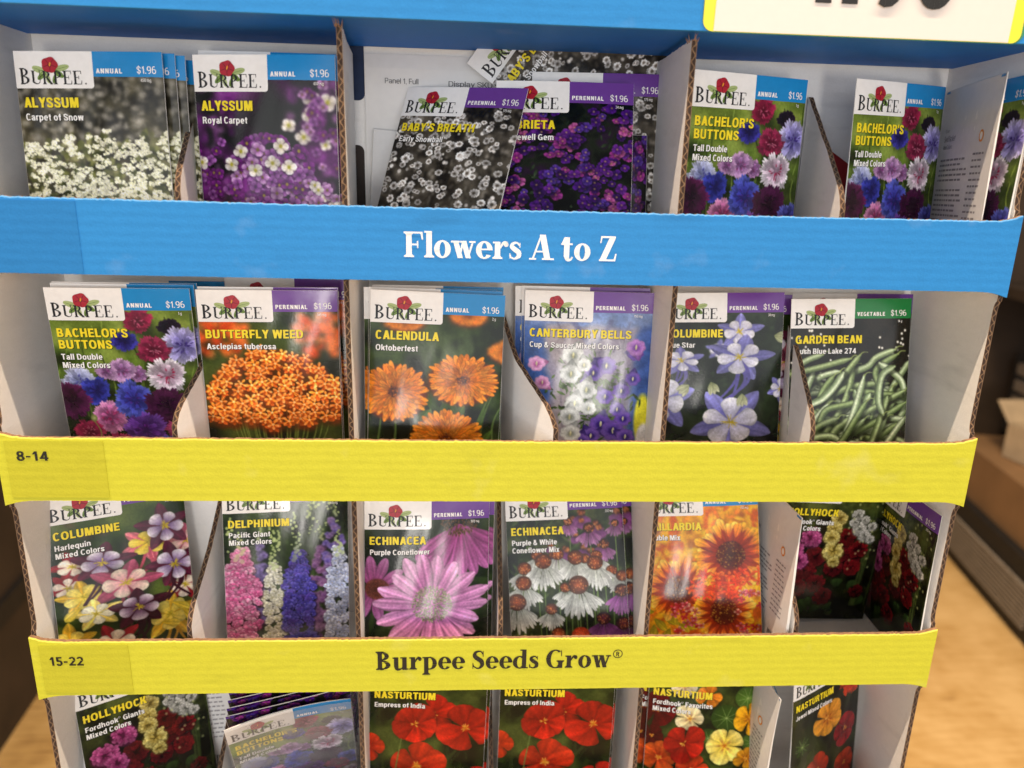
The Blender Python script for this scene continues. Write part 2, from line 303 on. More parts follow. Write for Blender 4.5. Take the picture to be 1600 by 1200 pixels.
class Serif:
    """hand-drawn serif letters: lists of simple overlapping pieces, cap height 1"""
    def __init__(s, stem=.2, thin=.07, serif=.1): s.w, s.t, s.s = stem, thin, serif
    def rect(s, x0, y0, x1, y1): return [(x0, y0), (x1, y0), (x1, y1), (x0, y1)]
    def ring(s, cx, cy, rx, ry, wx, wy, a0=0, a1=360, n=28):
        a = np.radians(np.linspace(a0, a1, n))
        out = [(cx + rx * math.cos(q), cy + ry * math.sin(q)) for q in a]; inn = [(cx + (rx - wx) * math.cos(q), cy + (ry - wy) * math.sin(q)) for q in a]
        return [[out[i], out[i + 1], inn[i + 1], inn[i]] for i in range(n - 1)]
    def sweep(s, pts, ws, n=26):
        P = np.array(pts, float); W = np.array(ws, float); t = np.linspace(0, len(P) - 1.0001, n); k = t.astype(int); f = (t - k)[:, None]
        g = lambda i: P[np.clip(i, 0, len(P) - 1)]
        p0, p1, p2, p3 = g(k - 1), g(k), g(k + 1), g(k + 2)
        Q = .5 * (2 * p1 + (p2 - p0) * f + (2 * p0 - 5 * p1 + 4 * p2 - p3) * f ** 2 + (3 * p1 - p0 - 3 * p2 + p3) * f ** 3)
        w = np.interp(t, range(len(W)), W)[:, None] * .5
        d = np.gradient(Q, axis=0); d /= np.linalg.norm(d, axis=1, keepdims=True) + 1e-9; nn = np.stack([-d[:, 1], d[:, 0]], 1)
        a, b = Q + nn * w, Q - nn * w
        return [[tuple(a[i]), tuple(a[i + 1]), tuple(b[i + 1]), tuple(b[i])] for i in range(n - 1)]
    def foot(s, x0, x1, y, up=1):
        """serif slab with brackets under (or over) a stem from x0 to x1"""
        t, e = s.t, s.s
        o = [s.rect(x0 - e, min(y, y + up * t), x1 + e, max(y, y + up * t))]
        o.append([(x0 - e * .6, y + up * t), (x0, y + up * t), (x0, y + up * (t + e * .7))]); o.append([(x1, y + up * t), (x1 + e * .6, y + up * t), (x1, y + up * (t + e * .7))])
        return o
    def stem(s, x, y0, y1, f0=True, f1=True):
        o = [s.rect(x, y0, x + s.w, y1)]
        if f0: o += s.foot(x, x + s.w, y0)
        if f1: o += s.foot(x, x + s.w, y1, -1)
        return o
    def diag(s, x0, y0, x1, y1, w): return [[(x0, y0), (x0 + w, y0), (x1 + w, y1), (x1, y1)]]
    def glyph(s, c):
        w, t, e, x = s.w, s.t, s.s, .68
        if c == 'B': return s.stem(e, 0, 1) + s.ring(e + w * .6, .26, .50, .26, w * 1.05, t, -90, 90) + s.ring(e + w * .6, .75, .43, .25, w, t, -90, 90), e + .62 + w * .5
        if c == 'P': return s.stem(e, 0, 1) + s.ring(e + w * .6, .72, .47, .28, w * 1.05, t, -90, 90), e + .58 + w * .5
        if c == 'R': return s.stem(e, 0, 1) + s.ring(e + w * .6, .74, .45, .26, w * 1.05, t, -90, 90) + s.sweep([(e + w + .12, .5), (e + w + .30, .25), (e + w + .52, .02)], [w * .8, w, w * .8]) + [s.rect(e + w + .34, 0, e + w + .62, t)], e + w + .64
        if c == 'E': return s.stem(e, 0, 1) + [s.rect(e, 0, e + w + .42, t), s.rect(e, 1 - t, e + w + .40, 1), s.rect(e + w, .48, e + w + .24, .48 + t), [(e + w + .42 - t * .8, 0), (e + w + .46, 0), (e + w + .48, .28), (e + w + .44, .28)], [(e + w + .40 - t * .8, 1), (e + w + .43, 1), (e + w + .44, .75), (e + w + .40, .75)], s.rect(e + w + .2, .38, e + w + .24, .64)], e + w + .54
        if c == 'F': return s.stem(e, 0, 1) + [s.rect(e, 1 - t, e + w + .42, 1), s.rect(e + w, .47, e + w + .26, .47 + t), [(e + w + .42 - t * 1.4, 1), (e + w + .43, 1), (e + w + .45, .70), (e + w + .40, .70)], s.rect(e + w + .21, .36, e + w + .26, .64)], e + w + .50
        if c == 'U': return [s.rect(e, .3, e + w, 1)] + s.foot(e, e + w, 1, -1) + s.sweep([(e + w * .5, .34), (e + w * .55, .16), (e + .36, .035), (e + .58, .13), (e + .64, .36)], [w, w * .9, t * 1.3, t, t]) + [s.rect(e + .64 - t * .5, .3, e + .64 + t * .5, 1), s.rect(e + .64 - e, 1 - t, e + .64 + e, 1)], e + .80
        if c == 'A': return s.diag(.40, 1, .62, 0, w * 1.12) + s.diag(.44, 1, .10, 0, t * 1.1) + [s.rect(.24, .30, .66, .30 + t * .9)] + [s.rect(0, 0, .28, t), s.rect(.52, 0, .52 + w * 1.12 + .24, t)], .98
        if c == 'Z': return s.diag(.06, t * .5, .44, 1 - t * .5, w * 1.15) + [s.rect(.04, 0, .68, t * 1.1), s.rect(.08, 1 - t * 1.1, .66, 1), [(.68 - t, 0), (.70, 0), (.74, .30), (.69, .30)], [(.08, 1), (.08 + t, 1), (.09, .72), (.05, .72)]], .80
        if c == 'S': return s.sweep([(.56, .80), (.44, .96), (.22, .93), (.14, .74), (.30, .56), (.48, .42), (.52, .20), (.34, .03), (.12, .12), (.06, .26)], [t, t, w * .55, w * .95, w * 1.1, w * 1.1, w * .9, t * 1.1, t, t * .9], 44) + [[(.55, .98), (.59, .98), (.59, .68), (.55, .68)], [(.04, .02), (.08, .02), (.08, .34), (.04, .34)]], .68
        if c == 'G': return s.ring(.50, .5, .46, .52, w * 1.1, t, 52, 318, 40) + s.stem(.66, .0, .42, False, True) + [[(.78, .98), (.82, .98), (.83, .66), (.79, .66)]], 1.0
        if c == 'l': return s.stem(e * .9, 0, 1.04, True, False) + [s.rect(0, 1.04 - t, e * .9 + w, 1.04)], e * 1.8 + w
        if c == 'o': return s.ring(.34, x * .5, .33, x * .52, w * 1.0, t, 0, 360, 36), .70
        if c == 'e': return s.ring(.34, x * .5, .33, x * .52, w * 1.0, t, 0, 322, 36) + [s.rect(.14, x * .5, .62, x * .5 + t * .85)], .68
        if c == 'w': return s.diag(.06, x, .25, 0, w * .95) + s.diag(.42, x, .28, 0, t * 1.2) + s.diag(.38, x, .57, 0, w * .95) + s.diag(.82, x, .61, 0, t * 1.2) + [s.rect(-.02, x - t, .32, x), s.rect(.34, x - t, .60, x), s.rect(.70, x - t, .96, x)], .97
        if c == 'r': return s.stem(e * .9, 0, x, True, False) + [s.rect(0, x - t, e * .9 + w * .5, x)] + s.sweep([(e + w * .9, x * .62), (e + w + .12, x - t * .6), (e + w + .26, x - t)], [t, t * 1.6, t * 2.2]) + s.ring(e + w + .22, x - .10, .095, .095, .095, .095), e + w + .34
        if c == 's': return s.sweep([(.42, .54), (.32, .655), (.16, .62), (.12, .50), (.25, .38), (.39, .27), (.39, .12), (.24, .02), (.08, .08), (.05, .18)], [t, t, w * .5, w * .8, w * .9, w * .9, w * .8, t, t, t], 40) + [[(.42, .66), (.45, .66), (.45, .46), (.42, .46)], [(.03, .02), (.06, .02), (.06, .23), (.03, .23)]], .52
        if c == 't': return [s.rect(.12, .14, .12 + w, .92), s.rect(0, x - t, .46, x), [(.12, .92), (.12 + w, .92), (.12, .68), (.02, .68)]] + s.sweep([(.12 + w * .5, .18), (.12 + w * .7, .04), (.34 + w * .3, .03), (.46, .14)], [w, w * .7, t * 1.2, t]), .52
        if c == 'u': return s.sweep([(e * .8 + w * .5, x), (e * .8 + w * .5, .2), (e * .8 + w * .75, .03), (.44, .06), (.52, .2)], [w, w, w * .7, t, t]) + [s.rect(0, x - t, e * .8 + w * .5, x)] + [s.rect(.48, 0, .48 + w, x), s.rect(.38, x - t, .48 + w, x), s.rect(.48, 0, .48 + w + e, t)], .60 + w
        if c == 'p': return s.stem(e * .9, -.30, x, True, False) + [s.rect(0, x - t, e + w * .5, x)] + s.ring(e + w * .6 + .14, x * .5, .36, x * .52, w, t, -130, 130, 30), e + w + .46
        if c == 'd': return s.ring(.34, x * .5, .34, x * .52, w, t, 50, 310, 30) + [s.rect(.46, 0, .46 + w, 1.04), s.rect(.36, 1.04 - t, .46 + w, 1.04), s.rect(.46, 0, .46 + w + e, t)], .58 + w
        return [], .30
    def line(s, txt, track=.03, caps=None):
        """-> list of polygons (each with a tiny layer step so that no two lie in one plane), total width"""
        x = 0; out = []
        for i, c in enumerate(txt):
            k = 1.0 if caps is None or i == 0 else caps
            g, adv = s.glyph(c)
            for j, p in enumerate(g if g and isinstance(g[0], list) else []):
                out.append(([(x + a * k, b * k) for a, b in p], j))
            x += (adv + track) * k
        return out, x

_serif = Serif()
# ------------------------------------------------------------------ printed pictures
# Each packet picture is drawn petal by petal on a fine grid of points (mm, origin top left) and becomes the
# colour of the packet's printed face, point by point.
PWM, PHM = 80.0, 112.5
PXM = 2.75
NW, NH = int(PWM * PXM), int(PHM * PXM)

def hexc(h):
    return np.array([int(h[i:i + 2], 16) / 255 for i in (0, 2, 4)])

def sstep(a, b, x):
    t = np.clip((x - a) / (b - a), 0, 1)
    return t * t * (3 - 2 * t)

class Picture:
    def __init__(s, seed, base):
        s.r = np.random.RandomState(seed)
        s.c = np.zeros((NH, NW, 3)) + hexc(base)
        s.yy, s.xx = np.mgrid[0:NH, 0:NW] / PXM
        s.g = s.r.rand(64, 64)

    def noise(s, mm, octaves=1):
        out = np.zeros((NH, NW)); amp = 1; tot = 0
        for o in range(octaves):
            gx = s.xx / mm; gy = s.yy / mm
            ix = gx.astype(int); iy = gy.astype(int)
            fx = gx - ix; fy = gy - iy
            fx = fx * fx * (3 - 2 * fx); fy = fy * fy * (3 - 2 * fy)
            n, m = iy.max() + 2, ix.max() + 2
            g = s.r.rand(n, m)
            v = (g[iy, ix] * (1 - fx) + g[iy, ix + 1] * fx) * (1 - fy) + (g[iy + 1, ix] * (1 - fx) + g[iy + 1, ix + 1] * fx) * fy
            out += v * amp; tot += amp; amp *= .55; mm *= .5
        return out / tot

    def mottle(s, cols, mm, octaves=3, contrast=2.2):
        """soft out-of-focus ground of several colours"""
        n = np.clip((s.noise(mm, octaves) - .5) * contrast + .5, 0, .9999) * (len(cols) - 1)
        k = n.astype(int); f = (n - k)[..., None]
        cs = np.array([hexc(c) for c in cols])
        s.c = cs[k] * (1 - f) + cs[np.minimum(k + 1, len(cols) - 1)] * f

    def blur(s, mm):
        k = max(1, int(mm * PXM))
        for _ in range(2):
            for ax in (0, 1):
                p = np.pad(s.c, [(k, k) if a == ax else (0, 0) for a in range(3)], mode='edge')
                cs = np.cumsum(p, axis=ax)
                z = np.zeros_like(np.take(cs, [0], axis=ax))
                cs = np.concatenate([z, cs], axis=ax)
                n = s.c.shape[ax]
                a = np.take(cs, range(2 * k + 1, 2 * k + 1 + n), axis=ax); b = np.take(cs, range(0, n), axis=ax)
                s.c = (a - b) / (2 * k + 1)

    def box(s, cx, cy, r):
        x0 = max(0, int((cx - r) * PXM)); x1 = min(NW, int((cx + r) * PXM) + 2)
        y0 = max(0, int((cy - r) * PXM)); y1 = min(NH, int((cy + r) * PXM) + 2)
        if x1 <= x0 or y1 <= y0:
            return None
        sl = (slice(y0, y1), slice(x0, x1))
        return sl, s.xx[sl] - cx, s.yy[sl] - cy

    def put(s, sl, mask, col):
        m = mask[..., None]
        s.c[sl] = s.c[sl] * (1 - m) + np.clip(col, 0, 1) * m

    def petal(s, cx, cy, ang, ln, wd, c0, c1, pw=.6, soft=.45, streak=.12, squash=1.0, mid=0, a=1.0, start=0.0, notch=0.0, rim=.25):
        """one petal from (cx,cy) outward at ang (radians, y down), c0 at its base, c1 at its tip"""
        b = s.box(cx, cy, ln * 1.06 + wd * .3)
        if b is None: return
        sl, dx, dy = b
        dy = dy / squash
        ca, sa = math.cos(ang), math.sin(ang)
        t = (dx * ca + dy * sa) / ln; q = (-dx * sa + dy * ca) / (wd * .5)
        tc = np.clip(t, 1e-4, .9999)
        t0 = min(.80, .18 + .46 * pw); tip = 1.5 if pw < .8 else 1.0
        prof = np.where(tc < t0, (tc / t0) ** (.75 if pw < .8 else .85), np.sqrt(np.clip(1 - ((tc - t0) / (1 - t0)) ** 2, 0, 1)) ** tip)
        if notch: prof = prof * (1 - notch * sstep(.8, 1.0, tc) * np.cos(q * 6) ** 2)
        d = (prof - np.abs(q)) * wd * .5
        m = sstep(-soft * .5, soft * .5, d) * sstep(start - .03, start + .03, t) * (t < 1.0) * a
        ph = s.r.rand() * 6
        st = 1 + streak * (np.sin(q * 7 + ph) * .6 + np.sin(q * 13 + 2 * ph) * .4) - rim * np.clip(np.abs(q) / (prof + .05), 0, 1) ** 4
        if mid: st = st + mid * np.exp(-(q * 3) ** 2)
        f = np.clip(tc, 0, 1)[..., None]
        col = (c0 * (1 - f) + c1 * f) * st[..., None]
        s.put(sl, m, col)

    def bloom(s, cx, cy, r, n, c0, c1, rot=0, squash=1.0, pw=.6, wid=None, jit=.12, order=None, **kw):
        c0 = hexc(c0) if isinstance(c0, str) else c0; c1 = hexc(c1) if isinstance(c1, str) else c1
        wid = wid or 2.2 * r * math.sin(math.pi / n) * 1.15
        for i in s.r.permutation(n):
            a = rot + 2 * math.pi * i / n + s.r.uniform(-jit, jit)
            v = s.r.uniform(.86, 1.1)
            s.petal(cx, cy, a, r * s.r.uniform(1 - jit, 1.03), wid, c0 * v, c1 * v, pw, squash=squash, **kw)

    def disc(s, cx, cy, rx, ry, c, c2=None, soft=.5, a=1.0, grain=0.0):
        b = s.box(cx, cy, max(rx, ry) + soft)
        if b is None: return
        sl, dx, dy = b
        rho = np.sqrt((dx / rx) ** 2 + (dy / ry) ** 2)
        m = sstep(soft, -soft, (rho - 1) * min(rx, ry)) * a
        c = hexc(c) if isinstance(c, str) else c
        col = np.zeros(dx.shape + (3,)) + c
        if c2 is not None:
            c2 = hexc(c2) if isinstance(c2, str) else c2
            f = np.clip(rho, 0, 1)[..., None]; col = c * (1 - f) + c2 * f
        if grain: col = col * (1 + grain * (s.r.rand(*dx.shape) - .5))[..., None]
        s.put(sl, m, col)

    def stroke(s, pts, w0, w1, c, lit=None, soft=.35, a=1.0):
        """tapered stem or pod along a bent line, with a round cross section"""
        P = np.array(pts, float)
        # Catmull style resample
        n = max(8, int(np.linalg.norm(np.diff(P, axis=0), axis=1).sum() * .5))
        t = np.linspace(0, len(P) - 1.0001, n); k = t.astype(int); f = t - k
        g = lambda i: P[np.clip(i, 0, len(P) - 1)]
        p0, p1, p2, p3 = g(k - 1), g(k), g(k + 1), g(k + 2); f = f[:, None]
        Q = .5 * (2 * p1 + (p2 - p0) * f + (2 * p0 - 5 * p1 + 4 * p2 - p3) * f ** 2 + (3 * p1 - p0 - 3 * p2 + p3) * f ** 3)
        x0, y0 = Q.min(0) - max(w0, w1); x1, y1 = Q.max(0) + max(w0, w1)
        X0, X1 = max(0, int(x0 * PXM)), min(NW, int(x1 * PXM) + 2); Y0, Y1 = max(0, int(y0 * PXM)), min(NH, int(y1 * PXM) + 2)
        if X1 <= X0 or Y1 <= Y0: return
        sl = (slice(Y0, Y1), slice(X0, X1)); X, Y = s.xx[sl], s.yy[sl]
        best = np.full(X.shape, 1e9); sg = np.zeros(X.shape); tw = np.zeros(X.shape)
        for i in range(n - 1):
            a0, d = Q[i], Q[i + 1] - Q[i]
            L = d @ d + 1e-9
            u = np.clip(((X - a0[0]) * d[0] + (Y - a0[1]) * d[1]) / L, 0, 1)
            ex, ey = X - a0[0] - u * d[0], Y - a0[1] - u * d[1]
            dd = np.hypot(ex, ey); m = dd < best
            best = np.where(m, dd, best)
            sg = np.where(m, np.sign(ex * d[1] - ey * d[0]), sg); tw = np.where(m, (i + u) / (n - 1), tw)
        tap = np.clip(np.minimum(tw, 1 - tw) * 9, 0.25, 1) ** .6
        W = (w0 * (1 - tw) + w1 * tw) * .5 * (tap if lit is not None else 1)
        m = sstep(soft * .5, -soft * .5, best - W) * a
        c = hexc(c) if isinstance(c, str) else c
        q = sg * best / (W + .05)
        col = np.zeros(X.shape + (3,)) + c
        if lit is not None:
            lit = hexc(lit) if isinstance(lit, str) else lit
            f = np.exp(-((q - .25) * 1.9) ** 2)[..., None]
            col = (c * (1 - f) + lit * f) * (1 - .5 * np.clip(np.abs(q), 0, 1) ** 4)[..., None]
        s.put(sl, m, col)

    def cornflower(s, cx, cy, r, c_out, c_in, c_core, sq=1.0, dense=1.0):
        co, ci, cc = hexc(c_out), hexc(c_in), hexc(c_core)
        s.disc(cx, cy, r * .7, r * .7 * sq, ci * .7, ci * .45, soft=r * .3)
        for ring, (rr, w, n) in enumerate(((1.0, .30, 17), (.84, .26, 15), (.62, .22, 13), (.42, .17, 10))):
            for i in range(int(n * dense)):
                a = 2 * math.pi * (i + s.r.uniform(-.4, .4)) / (n * dense) + ring
                k = rr * s.r.uniform(.78, 1.08); v = s.r.uniform(.7, 1.14)
                col = co * (1 - ring * .27) + ci * ring * .27
                px, py = cx + math.cos(a) * r * .12, cy + math.sin(a) * r * .12 * sq
                for j in (-.16, 0, .17):        # the toothed trumpet of each floret
                    s.petal(px, py, a + j, r * k * s.r.uniform(.85, 1.0), r * w * .62, ci * v * .8, col * v, .9, soft=.4, squash=sq, streak=.05)
        for i in range(16):
            a = s.r.rand() * 6.28; k = s.r.rand() * r * .34
            s.petal(cx + math.cos(a) * k, cy + math.sin(a) * k * sq, a, r * .2, r * .06, cc * .7, cc * s.r.uniform(.8, 1.4), soft=.3)

    def grade(s, gain=1.0, gamma=1.0, sat=1.0, grain=.03):
        k = s.c.copy()          # a print is never vector sharp: bleed the ink a little, then let paper and camera texture in
        for ax in (0, 1): k = .5 * k + .25 * (np.roll(k, 1, ax) + np.roll(k, -1, ax))
        s.c = .35 * s.c + .65 * k
        s.c = s.c * (1 + .20 * (s.noise(1.1, 2) - .5) + .20 * (s.noise(9, 2) - .5))[..., None]
        c = np.clip(s.c, 0, 1) ** (gamma * 1.10) * gain
        l = c.mean(2, keepdims=True); c = l + (c - l) * sat
        c = c * (1 + grain * (s.r.rand(NH, NW, 1) - .5) * 2)
        s.c = np.clip(c, 0, 1)
        return s

U = lambda s, a, b: s.r.uniform(a, b)

def pic_alyssum_snow():
    s = Picture(1, '3d3a30')
    s.mottle(['1c1a14', '2c2a20', '454130', '5c5747'], 9)
    for i in range(260):
        x, y = U(s, 0, 80), U(s, 12, 50)
        s.disc(x, y, U(s, .8, 2.4), U(s, .8, 2), hexc('b9b4a8') * U(s, .55, 1.0), soft=1.0, a=U(s, .25, .7))
    s.blur(.5)
    top = lambda x: 45 + 3 * math.sin(x * .23) + 2 * math.sin(x * .61 + 1) - 7 * math.exp(-((x - 34) / 7) ** 2) - 5 * math.exp(-((x - 70) / 8) ** 2)
    for i in range(900):
        x = U(s, -2, 82); y = U(s, top(x) + 1, 114)
        s.disc(x, y, U(s, .8, 2), U(s, .8, 2.2), hexc(['6b7038', '8d8f52', '525a2c', '9c9a68'][s.r.randint(4)]) * U(s, .6, 1.0), soft=.8, a=.8)
    for i in range(90):
        x = U(s, 0, 80); y = U(s, 66, 110); s.disc(x, y, U(s, 1, 2.6), U(s, 1, 2.6), '2e3317', soft=1.2, a=.75)
    heads = [(U(s, -2, 82), U(s, 0, 1)) for i in range(560)]
    heads = sorted([(x, top(x) + v * (114 - top(x))) for x, v in heads], key=lambda q: q[1])
    for x, y in heads:
        R = U(s, 1.2, 2.6)
        for j in range(s.r.randint(6, 13)):
            a = U(s, 0, 6.28); k = math.sqrt(U(s, 0, 1)) * R
            px, py = x + math.cos(a) * k, y + math.sin(a) * k * .7
            v = U(s, .78, 1.0)
            s.bloom(px, py, U(s, .5, .95), 4, hexc('e2e0c0') * v, hexc('fdfaf2') * v, U(s, 0, 3), U(s, .7, 1), soft=.4, streak=0, rim=.1)
            s.disc(px, py, .22, .22, '9a9a48', soft=.3, a=.7)
    return s.grade(gain=1.22, sat=.95)

def pic_alyssum_royal():
    s = Picture(2, '3a1440')
    s.mottle(['121412', '241226', '4a1650', '6b2474', '8b3c94'], 17, 2, 2.6)
    s.disc(40, 38, 14, 22, '14160f', soft=10, a=.85)
    for i in range(240):
        x, y = U(s, 0, 80), U(s, 14, 112)
        if 26 < x < 54 and y < 52: continue
        s.disc(x, y, U(s, 1.2, 3), U(s, 1.2, 3), hexc(['7a2a86', '9a48a4', '5a1a66', 'b478bc'][s.r.randint(4)]), soft=1.3, a=.6)
    s.blur(.9)
    def fl(x, y, r, kind):
        c0, c1, cc = {'w': ('d9cfae', 'f6f0f6', 'a4a02e'), 'p': ('6a2a78', 'b078ba', '46204e'), 'm': ('4a1056', '8b3594', 'a09a3c'), 'l': ('8b4a92', 'd6b4da', '6a5a2c')}[kind]
        s.disc(x, y + .6, r * .8, r * .8, '1c0820', soft=1.2, a=.5)
        s.bloom(x, y, r, 4, c0, c1, U(s, 0, 1.5), U(s, .8, 1), pw=.85, wid=r * 1.05, soft=.5, jit=.06, streak=.05)
        s.disc(x, y, r * .2, r * .22, cc, soft=.5)
    for x, y, r in ((66, 22, 5), (65, 31, 4.8), (61, 42, 5), (53, 36, 4.4), (75, 24, 5.2), (73, 46, 3.6)): fl(x, y, r, 'w')
    for i in range(26): fl(U(s, 60, 82), U(s, 14, 60), U(s, 2.4, 3.6), 'lpm'[s.r.randint(3)])
    s.blur(.35)
    for i in range(30): fl(U(s, -2, 14), U(s, 45, 75), U(s, 2.4, 3.4), 'pmm'[s.r.randint(3)])
    for i in range(150):
        a = U(s, 0, 6.28); k = math.sqrt(U(s, 0, 1))
        x, y = 41 + math.cos(a) * 25 * k, 66 + math.sin(a) * 24 * k
        fl(x, y, U(s, 3.2, 4.2), 'pmmplm'[s.r.randint(6)])
    for x, y in ((25, 50), (33, 60), (48, 47), (52, 58), (43, 56), (19, 57), (35, 49)): fl(x, y, 4.5, 'w' if x != 35 and x != 17 else 'l')
    for i in range(34): fl(U(s, 60, 80), U(s, 66, 92), U(s, 2.8, 3.8), 'llpw'[s.r.randint(4)])
    fl(1, 56, 4, 'w'); fl(29, 77, 3.6, 'l')
    return s.grade(sat=1.05)

def pic_baby():
    s = Picture(3, '38332c')
    s.mottle(['15120f', '27231d', '3a352d', '4c463d'], 8, 3)
    for i in range(420):
        x, y = U(s, 0, 80), U(s, 10, 112)
        s.disc(x, y, U(s, .5, 1.6), U(s, .5, 1.6), hexc(['7b746a', '948d83', '25211b', '5a5248'][s.r.randint(4)]), soft=.9, a=.6)
    for i in range(120):
        x, y = U(s, 0, 80), U(s, 10, 112)
        s.stroke([(x, y), (x + U(s, -4, 4), y + U(s, 3, 8))], .35, .3, '6a6355', a=.6)
    s.blur(.3)
    for i in range(330):
        x, y = U(s, -1, 81), U(s, 12, 112); r = U(s, 1.5, 3.3); v = U(s, .6, 1.0)
        sq = U(s, .6, 1.0)
        if s.r.rand() < .25:
            s.disc(x, y, r * .45, r * .45, hexc('d8d2cc') * v, soft=.5)
            continue
        s.bloom(x, y, r, 9, hexc('b4aca4') * v, hexc('fbf8f6') * v, U(s, 0, 3), sq, wid=r * .8, soft=.45, streak=.1)
        s.disc(x, y, r * .34, r * .34 * sq, hexc('4e463c') * v * 1.2, soft=.5)
    return s.grade(gain=1.28, sat=.9)

def pic_aubrieta():
    s = Picture(4, '12150f')
    s.mottle(['08090a', '10140e', '1d2418', '2a1830'], 9, 3)
    for i in range(90):
        x, y = U(s, 0, 80), U(s, 14, 112); s.petal(x, y, U(s, 0, 6.28), U(s, 2, 5), U(s, 1, 2), hexc('1d2a1a'), hexc('4d6044') * U(s, .4, 1.1), soft=.4)
    for i in range(560):
        x, y = U(s, -2, 82), U(s, 14, 114)
        if s.noise is None: pass
        k = math.sin(x * .16 + 1) * math.sin(y * .13 + x * .05)
        if k < -.45: continue
        c = [('300e58', '5a248c'), ('4a1870', '7c38a0'), ('6c1e6c', 'b04c9c'), ('8c3478', 'cc78ac'), ('3c1c74', '6c4cac'), ('380f5c', '642894'), ('22083c', '481a70')][s.r.randint(7)]
        r = U(s, 2.4, 4.1)
        s.disc(x + .5, y + .8, r * .8, r * .7, '08060c', soft=1.6, a=.55)
        s.bloom(x, y, r, 4, c[0], c[1], U(s, 0, 3), U(s, .62, 1), pw=.9, wid=r * 1.05, soft=.45, jit=.18, streak=.14)
        s.disc(x, y, .55, .5, 'c8b070', soft=.4, a=.8)
    return s.grade(sat=1.05)

def pic_bachelor():
    s = Picture(5, '56702a')
    s.mottle(['202c0e', '3a4e1a', '5c742c', '849648'], 14, 3)
    top = sstep(48, 14, s.yy)[..., None]
    s.c = s.c * (1 - .35 * top) + hexc('a2ac52') * .35 * top
    low = sstep(38, 75, s.yy)[..., None]; s.c = s.c * (1 - .45 * low)
    s.blur(.9)
    for i in range(46):
        x, y = U(s, 0, 80), U(s, 14, 80)
        s.stroke([(x, y), (x + U(s, -3, 3), y + 9), (x + U(s, -5, 5), y + 22)], .7, .9, hexc(['6c8438', '3a4c18', '869a4a', '283412'][s.r.randint(4)]), a=.8)
    F = [(40, 31, 7.5, '4a48b0', '2a2470', '241a50', .8), (66, 22.5, 6.4, '2a1630', '14081a', '3a1c30', .75), (49, 19, 8.6, 'a83058', '7a1838', 'c86080', .8),
         (73, 34, 11.5, 'd4d0f2', '8c84d0', '40307c', 1.0), (56, 36, 9.6, 'ac3c64', '74183a', 'c4708a', .8), (45, 51, 5.5, 'c898c8', '9c6ca8', 'b05c8c', .9),
         (36, 49, 8.6, 'dcb8dc', 'a878b4', '9c4c84', .85), (11, 56, 9.6, 'd8dcf4', '98a0d4', '50509c', .9), (27, 50, 6, 'cba6cc', '966a9c', '8c4484', .8), (20, 62, 8.6, '4850b8', '2a2c80', '30246c', .95),
         (62, 52, 11.2, 'f2eef4', 'd0b0c8', 'a82850', .95), (5, 68, 10.2, '642454', '3a1030', '2a0c22', 1.1), (26, 78, 10.8, 'e4a4cc', 'b05c90', 'b0386c', 1.0), (41, 67, 11.6, '6470cc', '3c3c9c', '4a2c80', 1.0),
         (59, 71, 11.8, '5a2250', '361030', '280a24', 1.0), (76, 80, 9.5, '7078d0', '4444a0', '3a2a80', 1.0), (45, 87, 12, '8858b8', '5c2c88', '6a2888', .95), (12, 88, 9, 'b83864', '841c44', 'd06888', .9),
         (66, 88, 9, 'c8588c', '92305c', 'd888a4', .9), (28, 97, 10, 'c44474', '8c2450', 'd87898', .8), (58, 101, 10, '6068c0', '383890', '40287c', 1), (8, 104, 10, '8c4cb0', '5c2884', '6c2c88', 1), (76, 103, 9, 'e8e0f0', 'b8a0cc', '9c3c74', 1)]
    for x, y, r, a, b, c, q in F:
        s.disc(x + .5, y + r * .35, r * .9, r * .85 * q, '12180a', soft=r * .35, a=.5)
        s.stroke([(x, y + 2), (x + U(s, -2, 2), y + 14), (x + U(s, -3, 3), y + 30)], .9, 1.1, '5c7432', a=.0)
    for x, y, r, a, b, c, q in F: s.cornflower(x, y, r * 1.03, a, b, c, q)
    s.disc(16, 79, 2, 2.3, 'b0b078', '6c7440', soft=.4); s.stroke([(16, 81), (19, 88), (17, 96)], .6, .7, '849050')
    return s.grade(sat=1.05)

